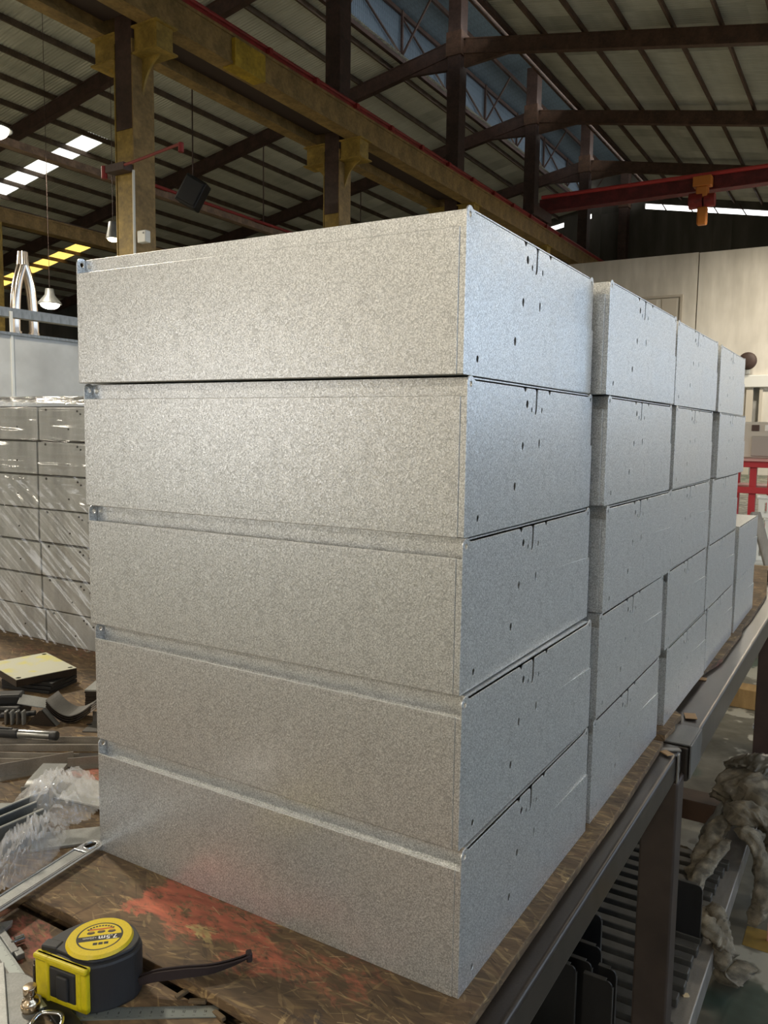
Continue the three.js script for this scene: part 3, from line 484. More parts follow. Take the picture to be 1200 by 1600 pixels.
const stackName = ['the nearest stack', 'the second stack from the camera', 'the third stack from the camera', 'the fourth stack from the camera'];
const stacks = [
  [[-0.0111, -0.0014, 0.0169], [-0.0082, -0.0049, 0.0158], [-0.0082, -0.0037, 0.0073], [-0.0033, 0.0004, -0.0045], [0, 0, 0]],
  [[0, -0.398, -0.006], [0.0, -0.410, 0.002], [0.002, -0.417, -0.004], [0.001, -0.410, 0.005], [0.0, -0.405, 0.0]],
  [[-0.002, -0.815, -0.008], [0.001, -0.820, 0.01], [-0.001, -0.812, -0.003], [0.0, -0.826, 0.004], [0.001, -0.845, -0.004]],
  [[0.0, -1.246, 0.006], [0.002, -1.262, -0.005], [0.001, -1.225, 0.004], [0.0, -1.222, -0.004], [0.001, -1.25, 0.003]],
];
stacks.forEach((boxes, s) => boxes.forEach(([x, z, a], l) => galvBox('galvanised_box', `galvanised steel box, ${level[l]} in ${stackName[s]}`, 'stacked galvanised boxes', [x, TOP + (4 - l) * BH, z], a)));
galvBox('galvanised_box', 'galvanised steel box, upper of the two in the short rearmost stack', 'stacked galvanised boxes', [0.004, TOP + BH, -1.655], 0.0);
galvBox('galvanised_box', 'galvanised steel box, lower of the two in the short rearmost stack', 'stacked galvanised boxes', [0.002, TOP, -1.665], 0.003);

// =====================================================================
// FILM-WRAPPED STACK, LEFT
// =====================================================================
{
  const H = 0.0823, greyBox = mat(new THREE.Color().setRGB(0.66, 0.68, 0.67), 0.5, 0.25, { map: streak }), darkHole = mat(new THREE.Color().setRGB(0.03, 0.03, 0.03), 0.8);
  const nth = ['topmost', 'second', 'third', 'fourth', 'fifth', 'sixth', 'lowest'];
  for (let l = 0; l < 7; l++) for (let c = 0; c < 2; c++) {
    const dx = [0.012, 0.0, 0.004, -0.004, 0.006, 0.01, 0.016][l], x1 = c ? -1.06 : -1.442 + dx, x0 = c ? -1.436 + dx : -1.82, y = TOP - 0.0015 + (6 - l) * H, z = -0.595 + [0.004, 0, 0.003, -0.002, 0.002, 0.004, 0][l];
    const t = thing('wrapped_tray', `grey steel tray under stretch film, ${nth[l]} of the ${c ? 'right' : 'left'} column`, 'tray', [(x0 + x1) / 2, y, z - 0.2], 0, 'film wrapped trays'); const w = x1 - x0;
    const bd = mesh('body', [bx(w, H - 0.004, 0.4, 0, H / 2 - 0.001, 0, 0.002)], greyBox, t); mesh('lid_lip', bx(w - 0.012, 0.0028, 0.39, 0, H - 0.0014, 0), darkHole, t);
    const hs = [[-0.42, 0.9, 0.003], [-0.11, 0.86, 0.0026], [-0.08, 0.78, 0.0022], [-0.02, 0.72, 0.002], [0.02, 0.8, 0.0022], [-0.2, 0.35, 0.002], [0.3, 0.4, 0.002]];
    for (const [u, v, r] of hs) mesh('bolt_hole', cyl(r, r, 0.003, u * w, v * H, 0.2, 10, 'z'), darkHole, bd);
  }
  // the film: wrinkled sheet over front, right side and top
  const N = 300, Mv = 220, X0 = -1.84, X1 = -1.045, Zf = -0.582, pos = [], idx = [], hgt = [];
  const ridge = (v) => 1 - Math.abs(2 * v - 1);
  const wr = (s, y) => {                                              // s runs along the front then round the corner
    const ty = (y - 0.85) / 0.59, horiz = sm(Math.min(1, Math.max(0, (ty - 0.52) / 0.3))), c = Math.cos(-0.62), sn = Math.sin(-0.62), u = s * c - (y) * sn * -1, v = -s * sn * -1 + y * c;
    const du = s * c + y * -sn * -1, dv = s * Math.sin(0.62) + y * Math.cos(0.62);
    const diag = ridge(fbm(du * 1.6 + 5, dv * 46, 201, 2)) ** 3 * 0.006 + ridge(fbm(du * 3, dv * 110, 205, 2)) ** 4 * 0.003;
    const flatw = ridge(fbm(s * 1.6, y * 42 + 0.6 * s, 211, 2)) ** 3 * 0.008 + ridge(fbm(s * 3, y * 95, 215, 2)) ** 4 * 0.003;
    return diag * (1 - horiz) + flatw * horiz + 0.002 * fbm(s * 20, y * 20, 219, 2);
  };
  const put = (i, j) => {
    const s = i / N * 1.25, y = 0.852 + j / Mv * 0.588, w = wr(s, y), L = X1 - X0;
    if (s < L) pos.push(X0 + s, y, Zf + w); else pos.push(X1 + w, y, Zf - (s - L));
  };
  for (let j = 0; j <= Mv; j++) for (let i = 0; i <= N; i++) put(i, j);
  for (let j = 0; j < Mv; j++) for (let i = 0; i < N; i++) { const a = j * (N + 1) + i, b = a + 1, c = a + N + 1, d = c + 1; idx.push(a, b, d, a, d, c); }
  const base = pos.length / 3, TN = 80;
  for (let j = 0; j <= TN; j++) for (let i = 0; i <= TN; i++) pos.push(X0 + i / TN * (X1 - X0), 1.4405 + 0.008 * ridge(fbm(i * 0.12, j * 0.5, 231, 3)), Zf - j / TN * 0.43);
  for (let j = 0; j < TN; j++) for (let i = 0; i < TN; i++) { const a = base + j * (TN + 1) + i, b = a + 1, c = a + TN + 1, d = c + 1; idx.push(a, b, d, a, d, c); }
  const g = new THREE.BufferGeometry(); g.setAttribute('position', new THREE.Float32BufferAttribute(pos, 3)); g.setIndex(idx); g.computeVertexNormals(); g.setAttribute('uv', new THREE.Float32BufferAttribute(new Float32Array(pos.length / 3 * 2), 2));
  tag(mesh('stretch_film', g, mat(0xffffff, 0.16, 0, { transmission: 1, thickness: 0, ior: 1.6, side: THREE.DoubleSide })), 'clear wrinkled stretch film wound round the grey trays', 'plastic film');
}

// =====================================================================
// THINGS ON THE NEAR BENCH
// =====================================================================
const CB = TOP - 0.0015, FB = TOP - 0.0135;                            // tops of the left board and of the front board
function lProfile(a, b, t) { return [[0, 0], [a, 0], [a, t], [t, t], [t, b], [0, b]]; }
function uProfile(w, h, t) { return [[0, 0], [w, 0], [w, h], [w - t, h], [w - t, t], [t, t], [t, h], [0, h]]; }
function along(name, label, category, sec, a, b, y, m, group) {        // a rolled section lying from a to b (x, z)
  const L = Math.hypot(b[0] - a[0], b[1] - a[1]), o = mesh(name, profile(sec, L), m); o.position.set(a[0], y, a[1]); o.rotation.y = yaw(a, b); return tag(o, label, category, group);
}
// tape measure, lying flat
{
  const t = thing('tape_measure', 'black and yellow tape measure lying flat on the bench', 'tape measure', [-0.31, FB, 0.16]);
  const spline = (pts, n) => new THREE.CatmullRomCurve3(pts.map(([x, z]) => new THREE.Vector3(x, 0, z)), true, 'catmullrom', 0.35).getPoints(n).slice(0, -1).map((p) => [p.x, p.z]);
  const out = [[-0.036, 0.033], [-0.012, 0.0315], [0.012, 0.029], [0.025, 0.025], [0.036, 0.010], [0.0415, -0.010], [0.034, -0.027], [0.012, -0.037], [-0.014, -0.034], [-0.034, -0.017], [-0.041, 0.006], [-0.041, 0.026]];
  mesh('body', poly(spline(out, 72), 0.0485, 0.003), rubber, t);
  mesh('shoulder', poly(spline(out.map(([x, z]) => [x * 0.93, z * 0.93 - 0.001]), 60), 0.0035, 0.0012).translate(0, 0.048, 0), rubber, t);
  const c = document.createElement('canvas'); c.width = c.height = 512; const g = c.getContext('2d'); g.translate(256, 256);
  g.fillStyle = 'rgb(226,198,22)'; g.fillRect(-256, -256, 512, 512);
  for (let i = 0; i < 900; i++) { const a = rnd() * 6.283, r = rr(170, 250); g.globalAlpha = rr(0.05, 0.3); g.fillStyle = 'rgb(120,104,30)'; g.fillRect(Math.cos(a) * r, Math.sin(a) * r, rr(1, 9), rr(1, 4)); } g.globalAlpha = 1;
  g.fillStyle = 'rgb(24,23,22)'; g.beginPath(); g.arc(0, 0, 172, 0, 7); g.fill(); g.fillStyle = 'rgb(230,202,24)'; g.beginPath(); g.arc(0, 0, 160, 0, 7); g.fill();
  g.save(); g.beginPath(); g.arc(0, 0, 160, 0, 7); g.clip(); g.fillStyle = 'rgb(28,27,26)'; g.fillRect(-170, -52, 340, 62);
  g.fillStyle = 'rgb(245,245,240)'; g.font = 'bold 62px sans-serif'; g.textAlign = 'left'; g.fillText('7.5m', -132, 2); g.font = '30px sans-serif'; g.fillText('×25mm', 22, -2);
  g.fillStyle = 'rgb(30,28,26)'; for (let i = 0; i < 3; i++) g.fillRect(-70 + i * 40, -108, 32, 30);
  for (const [x, y] of [[-84, 50], [-6, 56], [70, 50]]) { g.beginPath(); g.ellipse(x, y, 30, 17, 0, 0, 7); g.fillStyle = 'rgb(60,48,24)'; g.fill(); g.beginPath(); g.ellipse(x, y + 18, 24, 9, 0, 0, 7); g.fillStyle = 'rgb(190,146,24)'; g.fill(); }
  g.fillStyle = 'rgb(196,80,30)'; g.fillRect(-96, 84, 190, 16); g.fillStyle = 'rgb(40,36,26)'; for (let i = 0; i < 10; i++) { g.save(); g.rotate((i - 4.5) * 0.17); g.fillRect(-8, 126, 16, 16); g.restore(); } g.restore();
  const tx = new THREE.CanvasTexture(c); tx.colorSpace = THREE.SRGBColorSpace;
  const disc = flat(new THREE.CylinderGeometry(0.0295, 0.0315, 0.0032, 48)); { const p = disc.attributes.position, uv = disc.attributes.uv, a = 3.93; for (let i = 0; i < p.count; i++) { const x = p.getX(i) / 0.064, z = p.getZ(i) / 0.064; uv.setXY(i, 0.5 + x * Math.cos(a) - z * Math.sin(a), 0.5 - (x * Math.sin(a) + z * Math.cos(a))); } }
  disc.translate(0.002, 0.0528, -0.003); mesh('dial', disc, mat(0xffffff, 0.38, 0, { map: tx }), t, true);
  // yellow nose with the black brake pad
  const F = (x0, x1, y0, y1, d, r = 0.002) => bx(x1 - x0, y1 - y0, d, (x0 + x1) / 2, (y0 + y1) / 2, 0, r).translate(0, 0, 0).rotateY(0.13).translate(-0.0065, 0, 0.0325);
  const nose = mesh('nose_frame', [F(-0.033, 0.031, 0.039, 0.0475, 0.006), F(-0.033, 0.031, 0.003, 0.010, 0.006), F(0.017, 0.031, 0.003, 0.0475, 0.006), F(-0.033, -0.017, 0.003, 0.0475, 0.006), F(-0.019, -0.014, 0.003, 0.0475, 0.009), F(0.020, 0.025, 0.006, 0.046, 0.008), F(-0.034, 0.031, 0.042, 0.0475, 0.009)], plasticYellow, t);
  mesh('brake_pad', [F(-0.014, 0.018, 0.009, 0.0395, 0.008), bx(0.014, 0.024, 0.006, 0.004, 0.0235, 0.004, 0.002).rotateY(0.13).translate(-0.0065, 0, 0.0325)], rubber, nose);
  mesh('tape_hook', [bx(0.0035, 0.027, 0.014, -0.0445, 0.022, 0.030, 0.001, 0.2), bx(0.003, 0.02, 0.006, -0.0425, 0.022, 0.036, 0.001, 0.2)], steelDark, t);
  mesh('lock_button', bx(0.018, 0.006, 0.012, -0.03, 0.0495, 0.026, 0.002, 0.3), rubber, t);
  // woven wrist strap, a loop lying on the boards
  const strap = [], pth = new THREE.CatmullRomCurve3([[0.036, 0.012, -0.018], [0.05, 0.018, -0.026], [0.072, 0.021, -0.042], [0.092, 0.0205, -0.062], [0.106, 0.022, -0.082], [0.1125, 0.024, -0.092]].map((p) => new THREE.Vector3(...p)));
  const ribbon = (curve, w, n, off, th) => { const pos = [], idx = []; for (let i = 0; i <= n; i++) { const u = i / n, p = curve.getPoint(u), tn = curve.getTangent(u), side = new THREE.Vector3(-tn.z, 0, tn.x).normalize(), tilt = 1.15 + 0.35 * Math.sin(u * 5 + off), wv = new THREE.Vector3().copy(side).multiplyScalar(Math.cos(tilt)).add(new THREE.Vector3(0, Math.sin(tilt), 0)), nv = new THREE.Vector3().crossVectors(tn, wv).normalize(); for (const [a, b] of [[-1, -1], [1, -1], [1, 1], [-1, 1]]) pos.push(p.x + wv.x * a * w / 2 + nv.x * (b * th / 2) + side.x * off, p.y + wv.y * a * w / 2 + nv.y * b * th / 2, p.z + wv.z * a * w / 2 + nv.z * b * th / 2 + side.z * off); } for (let i = 0; i < n; i++) for (let k = 0; k < 4; k++) { const a = i * 4 + k, b = i * 4 + (k + 1) % 4, c = a + 4, d = b + 4; idx.push(a, c, b, b, c, d); } idx.push(0, 1, 2, 0, 2, 3, n * 4, n * 4 + 2, n * 4 + 1, n * 4, n * 4 + 3, n * 4 + 2); const q = new THREE.BufferGeometry(); q.setAttribute('position', new THREE.Float32BufferAttribute(pos, 3)); q.setIndex(idx); q.setAttribute('uv', new THREE.Float32BufferAttribute(new Float32Array(pos.length / 3 * 2), 2)); const r = q.toNonIndexed(); r.computeVertexNormals(); return r; };
  mesh('wrist_strap', [ribbon(pth, 0.011, 40, -0.0014, 0.0014), ribbon(pth, 0.010, 40, 0.0028, 0.0014), bx(0.006, 0.010, 0.009, 0.113, 0.0235, -0.092, 0.002, 0.9)], mat(new THREE.Color().setRGB(0.030, 0.018, 0.017), 0.85), t);
}
// steel rule with printed centimetres, protractor head and brass knob
{
  const c = document.createElement('canvas'); c.width = 2048; c.height = 128; const g = c.getContext('2d'); g.fillStyle = 'rgb(150,156,152)'; g.fillRect(0, 0, 2048, 128); g.fillStyle = 'rgb(34,34,34)'; g.font = 'bold 36px sans-serif'; g.textAlign = 'center';
  const u = 2048 / 15.2; for (let i = 0; i <= 150; i++) { const x = i * u / 10 + 8; g.fillRect(x, 0, 2, i % 10 ? (i % 5 ? 18 : 26) : 36); if (i % 10 === 0 && i) { g.fillText(String(i / 10), x - 8, 76); g.font = 'bold 20px sans-serif'; g.fillText('= =', x - 8, 112); g.font = 'bold 36px sans-serif'; } }
  const tx = new THREE.CanvasTexture(c); tx.colorSpace = THREE.SRGBColorSpace; tx.anisotropy = 8;
  const a = [-0.315, 0.2045], b = [-0.190, 0.1195], L = 0.152, t = thing('steel_rule', 'thin steel ruler with centimetre numbers in front of tape measure', 'ruler', [b[0], FB, b[1]], yaw(a, b));
  const gb = flat(new THREE.BoxGeometry(L, 0.0012, 0.0150).translate(-L / 2, 0.0006, 0.0)); { const p = gb.attributes.position, uv = gb.attributes.uv; for (let i = 0; i < p.count; i++) uv.setXY(i, (p.getX(i) + L) / L, 0.5 - p.getZ(i) / 0.015); }
  mesh('blade', gb, mat(0xffffff, 0.32, 0.6, { map: tx }), t, true);
  const q = thing('protractor_head', 'grey steel protractor head at the bottom left corner of the bench', 'protractor', [-0.36, FB, 0.222], -0.55);
  mesh('plate', poly(Array.from({ length: 20 }, (_, i) => { const w = i / 19 * Math.PI; return [Math.cos(w) * 0.045, -Math.sin(w) * 0.03]; }), 0.006, 0.001), steelGrey, q); mesh('base_bar', bb(-0.06, 0.06, 0, 0.009, 0.0, 0.016, 0.001), steelPale, q);
  const k = thing('brass_knob', 'small shiny brass knob in front of the tape measure', 'knob', [-0.333, FB, 0.216]);
  mesh('washer', cyl(0.0085, 0.0085, 0.003, 0, 0.0105, 0, 24), brass, k); mesh('knurl', flat(new THREE.LatheGeometry([[0, 0], [0.0075, 0], [0.0075, 0.012], [0.008, 0.012], [0.0072, 0.016], [0.0045, 0.017], [0.0045, 0.021], [0.0062, 0.022], [0.0062, 0.0285], [0.0055, 0.0295], [0, 0.0295]].map((p) => new THREE.Vector2(...p)), 28)), brass, k);
  const h = thing('steel_clip', 'bent chrome wire clip at the bottom edge before the knob', 'clip', [-0.306, FB, 0.219], 0.5); mesh('wire', tube([[-0.013, 0.003, 0.02], [-0.013, 0.006, -0.004], [-0.009, 0.008, -0.009], [0.009, 0.008, -0.009], [0.013, 0.006, -0.004], [0.013, 0.003, 0.02]], 0.002, 40, 10), chrome, h);
  tag(mesh('black_bar', bx(0.09, 0.004, 0.018, -0.296, FB + 0.002, 0.205, 0.001, -0.25), blackSteel), 'black flat bar lying below the front of the tape measure', 'bar');
}
// vernier caliper, running out of the picture on the left
{
  const a = [-0.462, 0.168], b = [-0.336, 0.205], t = thing('vernier_caliper', 'grey vernier caliper with pointed jaw left of tape measure', 'caliper', [a[0], FB, a[1]], yaw(a, b));
  const c = document.createElement('canvas'); c.width = 1024; c.height = 128; const g = c.getContext('2d'); g.fillStyle = 'rgb(160,166,164)'; g.fillRect(0, 0, 1024, 128); g.fillStyle = 'rgb(50,52,52)'; for (let i = 0; i < 120; i++) g.fillRect(i * 8.5, 0, 1.6, i % 10 ? (i % 5 ? 22 : 32) : 46);
  const tx = new THREE.CanvasTexture(c); tx.colorSpace = THREE.SRGBColorSpace;
  const gb = flat(new THREE.BoxGeometry(0.24, 0.0035, 0.016).translate(0.02, 0.0028, 0.004)); { const p = gb.attributes.position, uv = gb.attributes.uv; for (let i = 0; i < p.count; i++) uv.setXY(i, (p.getX(i) + 0.1) / 0.24, 0.5 - (p.getZ(i) - 0.004) / 0.016); }
  mesh('beam', gb, mat(0xffffff, 0.34, 0.6, { map: tx }), t, true);
  mesh('groove', bb(-0.1, 0.14, 0.0044, 0.0049, 0.0075, 0.0105), steelPlain, t);
  mesh('slider', [bb(-0.012, 0.042, 0.0, 0.0068, -0.0115, -0.0035, 0.001), bb(0.036, 0.05, 0.0, 0.0062, -0.0145, -0.006, 0.001)], steelGrey, t);
  mesh('inner_jaw', poly([[-0.032, -0.006], [-0.004, -0.0045], [-0.004, -0.009], [-0.012, -0.021], [-0.018, -0.024], [-0.022, -0.012]], 0.004, 0.0004).translate(0, 0.001, 0), steelPale, t);
  mesh('thumb_screw', [cyl(0.0042, 0.0042, 0.009, 0.024, 0.006, -0.0175, 20, 'z'), cyl(0.0018, 0.0018, 0.006, 0.024, 0.0058, -0.012, 12, 'z')], chrome, t);
  mesh('outer_jaw', poly([[-0.01, 0.012], [0.012, 0.012], [0.008, 0.04], [-0.004, 0.045]], 0.004, 0.0004).translate(0, 0.001, 0), steelPale, t);
}
// adjustable wrench: only the handle with its hanging hole is in view
{
  const a = [-0.507, 0.006], b = [-0.487, 0.150], t = thing('adjustable_wrench', 'chrome adjustable wrench with oval hole in handle end', 'wrench', [a[0], CB, a[1]], yaw(a, b));
  const hw = (u) => 0.0112 + 0.0018 * u / 0.2, outl = []; for (let i = 0; i <= 12; i++) { const w = Math.PI / 2 + i / 12 * Math.PI; outl.push([Math.cos(w) * 0.0125, -Math.sin(w) * 0.0125]); } outl.push([0.21, hw(0.2)], [0.225, 0.018], [0.262, 0.022], [0.28, 0.004], [0.27, -0.02], [0.23, -0.02], [0.21, -hw(0.2)]);
  const g = new THREE.Shape(outl.map(([x, z]) => new THREE.Vector2(x, -z))), hole = new THREE.Path(); hole.absellipse(0.004, 0, 0.0085, 0.0062, 0, 6.283); g.holes.push(hole);
  const hd = mesh('handle', flat(new THREE.ExtrudeGeometry(g, { depth: 0.006, bevelEnabled: true, bevelSize: 0.0022, bevelThickness: 0.0022, bevelOffset: -0.0022, bevelSegments: 4, curveSegments: 24 }).rotateX(-Math.PI / 2).translate(0, 0.0022, 0)), chrome, t);
  mesh('raised_edge', [bb(0.02, 0.2, 0.0104, 0.0122, -0.0108, -0.0084, 0.0008), bb(0.02, 0.2, 0.0104, 0.0122, 0.0084, 0.0108, 0.0008), bb(0.019, 0.0215, 0.0104, 0.0122, -0.0108, 0.0108, 0.0008)], chrome, hd);
  mesh('panel_groove', bb(0.0225, 0.2, 0.0104, 0.0106, -0.0080, 0.0080), steelPale, t);
  mesh('hole_rim', flat(new THREE.TorusGeometry(0.0088, 0.0011, 8, 32).scale(1, 0.76, 1).rotateX(Math.PI / 2).translate(0.004, 0.0104, 0)), chrome, hd);
}
// crumpled clear film, two heaps
function crumple(name, label, c, rx, rz, h, s, turn) {
  const N = 74, pos = [], idx = [];
  for (let j = 0; j <= N; j++) for (let i = 0; i <= N; i++) {
    const u = i / N * 2 - 1, v = j / N * 2 - 1, r = Math.min(1, Math.hypot(u, v)), rd = (n) => 1 - Math.abs(2 * n - 1);
    const k = rd(fbm(u * 3 + 7, v * 3, s, 3)) ** 2, q = rd(fbm(u * 8, v * 8, s + 4, 3)) ** 2, e = 1 - r ** 2.2;
    pos.push(u * rx * (1 + 0.18 * (fbm(u * 4, v * 4, s + 9, 3) - 0.5)), 0.0015 + Math.max(0, e) * h * (0.35 + 0.75 * k) + 0.02 * q * Math.max(0.12, e), v * rz * (1 + 0.2 * (fbm(u * 4, v * 4, s + 15, 3) - 0.5)));
  }
  for (let j = 0; j < N; j++) for (let i = 0; i < N; i++) { const u = (i + 0.5) / N * 2 - 1, v = (j + 0.5) / N * 2 - 1; if (Math.hypot(u, v) > 0.92 + 0.16 * (vnoise(Math.atan2(v, u) * 4, 1, s) - 0.5)) continue; const a = j * (N + 1) + i, b = a + 1, d = a + N + 1, f = d + 1; idx.push(a, d, b, b, d, f); }
  const g = new THREE.BufferGeometry(); g.setAttribute('position', new THREE.Float32BufferAttribute(pos, 3)); g.setIndex(idx); g.setAttribute('uv', new THREE.Float32BufferAttribute(new Float32Array(pos.length / 3 * 2), 2));
  const f = g.toNonIndexed(); f.computeVertexNormals(); const o = mesh(name, f, film); o.position.set(...c); o.rotation.y = turn; return tag(o, label, 'plastic film');
}
crumple('crumpled_film', 'crumpled clear plastic film heaped against the nearest box stack', [-0.60, CB + 0.012, -0.024], 0.075, 0.046, 0.042, 301, 0.65);
crumple('crumpled_film', 'crumpled clear plastic film spread beside the wrench handle', [-0.555, CB + 0.002, 0.062], 0.088, 0.04, 0.032, 331, -1.05);
// loose sheet-metal pieces
{
  const quad = (name, label, pts, y, th, m, holes = []) => tag(mesh(name, poly(pts, th, Math.min(0.0004, th / 4), holes).translate(0, y, 0), m), label, 'metal plate');
  quad('flat_plate', 'pale flat steel plate lying under the clear film heap', [[-0.695, -0.045], [-0.712, -0.098], [-0.60, -0.135], [-0.555, -0.07]], CB + 0.008, 0.003, steelPale);
  quad('flat_plate', 'bluish steel strip pointing at the box corner above wrench', [[-0.60, 0.02], [-0.585, 0.002], [-0.50, -0.085], [-0.478, -0.045], [-0.525, -0.001], [-0.57, 0.05]], CB, 0.0035, steelPale);
  tag(mesh('support_strip', bx(0.1, 0.008, 0.03, -0.64, CB + 0.004, -0.08, 0.001, 0.3), blackSteel), 'dark strip propping up the pale plate', 'strip');
  // wide channel with two slots at the left edge
  const a = [-0.602, 0.085], b = [-0.60, -0.012];
  const t = thing('slotted_channel', 'grey blue folded steel channel with round hole at left edge', 'channel', [a[0], CB, a[1]], yaw(a, b));
  const L = Math.hypot(b[0] - a[0], b[1] - a[1]);
  const plate = (u0, u1, v0, v1, z, holes) => { const s = new THREE.Shape(); s.moveTo(u0, v0); s.lineTo(u1, v0); s.lineTo(u1, v1); s.lineTo(u0, v1); s.closePath(); for (const [hu, hv, hr] of holes) { const p = new THREE.Path(); p.absarc(hu, hv, hr, 0, 6.283); s.holes.push(p); } return flat(new THREE.ExtrudeGeometry(s, { depth: 0.0016, bevelEnabled: false, curveSegments: 14 }).translate(0, 0, z)); };
  const blueSteel = mat(new THREE.Color().setRGB(0.21, 0.235, 0.25), 0.4, 0.6, { map: streak });
  mesh('back_web', plate(-0.06, L, 0, 0.047, -0.018, [[L - 0.014, 0.033, 0.0032]]), blueSteel, t); mesh('front_web', plate(-0.06, L - 0.03, 0, 0.040, 0.014, [[L - 0.045, 0.017, 0.004]]), blueSteel, t);
  mesh('base_web', bb(-0.06, L - 0.03, 0, 0.0016, -0.018, 0.0156), blueSteel, t); mesh('inner_web', plate(-0.06, L - 0.028, 0, 0.044, -0.004, []), blueSteel, t);
  mesh('rolled_edge', [bb(-0.06, L, 0.046, 0.048, -0.0186, -0.0156, 0.0006), bb(-0.06, L - 0.028, 0.043, 0.045, -0.0046, -0.0016, 0.0006), bb(-0.06, L - 0.03, 0.039, 0.041, 0.0134, 0.0162, 0.0006)], steelPale, t);
  // Z bracket: a bent flap on an upright web
  const z = thing('bent_bracket', 'grey steel bracket with curved flap standing behind slotted channel', 'bracket', [-0.694, CB, -0.024], yaw([-0.70, -0.012], [-0.655, -0.04]));
  mesh('web', [bb(0, 0.044, 0, 0.026, -0.0012, 0.0012, 0.0004)], steelPlain, z);
  const fl = new THREE.Shape(); fl.moveTo(0, 0.024); fl.quadraticCurveTo(0.004, 0.028, 0.012, 0.029); fl.lineTo(0.066, 0.031); fl.lineTo(0.066, 0.0325); fl.lineTo(0.012, 0.0305); fl.quadraticCurveTo(0.003, 0.029, -0.0012, 0.0255); fl.closePath();
  mesh('flap', flat(new THREE.ExtrudeGeometry(fl, { depth: 0.036, bevelEnabled: false }).rotateY(Math.PI / 2).translate(0.004, 0, 0)), steelGrey, z); mesh('foot', bb(-0.03, 0.044, 0, 0.0016, -0.002, 0.022, 0.0005), steelGrey, z);
  quad('flat_plate', 'pale rounded steel disc piece at the left edge above channel', Array.from({ length: 20 }, (_, i) => [-0.70 + 0.045 * Math.cos(i * 0.314), 0.025 + 0.035 * Math.sin(i * 0.314)]), CB, 0.003, steelPale);
  along('angle_section', 'long steel angle leaning right, behind the bent bracket', 'angle', [[0, 0], [0.014, 0], [0.014, 0.0016], [0.0016, 0.0016], [0.0016, 0.022], [0, 0.022]], [-0.80, -0.058], [-0.748, -0.152], CB, steelMid);
  along('angle_section', 'shorter steel angle touching the corner of the box stack', 'angle', lProfile(0.012, 0.016, 0.0016), [-0.745, -0.139], [-0.695, -0.19], CB, steelMid);
  along('channel_section', 'long brown grey channel lying below the marker pen', 'channel', uProfile(0.036, 0.011, 0.0016), [-0.93, -0.138], [-0.70, -0.29], CB, steelMid);
  along('channel_section', 'second channel parallel below the long one', 'channel', uProfile(0.026, 0.009, 0.0016), [-0.90, -0.088], [-0.76, -0.172], CB, steelMid);
  along('flat_bar', 'flat dark bar between channels and box stack', 'bar', [[0, 0], [0.022, 0], [0.022, 0.005], [0, 0.005]], [-0.79, -0.165], [-0.72, -0.212], CB, steelDark);
  along('angle_section', 'short angle with two notches beside the curved brackets', 'angle', lProfile(0.05, 0.02, 0.002), [-0.875, -0.292], [-0.80, -0.335], CB, steelPlain);
  tag(mesh('notch_mark', [bx(0.009, 0.0012, 0.004, -0.845, CB + 0.0029, -0.287, 0.0004, 0.5), bx(0.009, 0.0012, 0.004, -0.865, CB + 0.0029, -0.275, 0.0004, 0.5)], blackSteel), 'small black clips lying on the notched angle', 'clip');
}
// marker pen
{
  const a = [-0.945, -0.128], b = [-0.828, -0.183], t = thing('marker_pen', 'silver marker pen with black cap and end', 'marker pen', [a[0], CB + 0.0195, a[1]], yaw(a, b)), L = Math.hypot(b[0] - a[0], b[1] - a[1]);
  const turn = (pts) => flat(new THREE.LatheGeometry(pts.map(([r, x]) => new THREE.Vector2(r, x)), 24).rotateZ(-Math.PI / 2));
  mesh('cap', turn([[0, 0], [0.006, 0], [0.0078, 0.01], [0.0082, 0.058], [0.0074, 0.062], [0, 0.062]]), rubber, t); mesh('barrel', turn([[0, 0.062], [0.0074, 0.062], [0.0074, L - 0.011], [0, L - 0.011]]), satin, t); mesh('end_plug', turn([[0, L - 0.012], [0.0078, L - 0.012], [0.0078, L - 0.002], [0.0068, L], [0, L]]), rubber, t); mesh('clip', bb(0.004, 0.05, 0.0078, 0.0096, -0.002, 0.002, 0.0006), rubber, t);
}
// nested curved brackets and folded pieces
for (let i = 0; i < 4; i++) {
  const t = new THREE.Shape(), w = 0.0016, y = i * 0.0042; t.moveTo(-0.04, 0.030 + y); t.quadraticCurveTo(-0.022, 0.004 + y, 0.0, y + 0.001); t.quadraticCurveTo(0.018, 0.001 + y, 0.044, 0.024 + y); t.lineTo(0.043, 0.024 + y + w); t.quadraticCurveTo(0.018, 0.001 + y + w, 0.0, y + 0.001 + w); t.quadraticCurveTo(-0.022, 0.004 + y + w, -0.039, 0.030 + y + w); t.closePath();
  const o = mesh('curved_bracket', flat(new THREE.ExtrudeGeometry(t, { depth: 0.05, bevelEnabled: false, curveSegments: 10 }).translate(0, 0, -0.025)), i === 3 ? steelPlain : steelDark); o.position.set(-0.915, CB + 0.0002, -0.282); o.rotation.y = -0.05 + 0.02 * i + 0.5;
  tag(o, ['lowest of the nested curved dark steel brackets', 'second lowest of the nested curved dark steel brackets', 'third of the nested curved dark steel brackets', 'topmost of the nested curved dark steel brackets'][i], 'bracket', 'nested curved brackets');
}
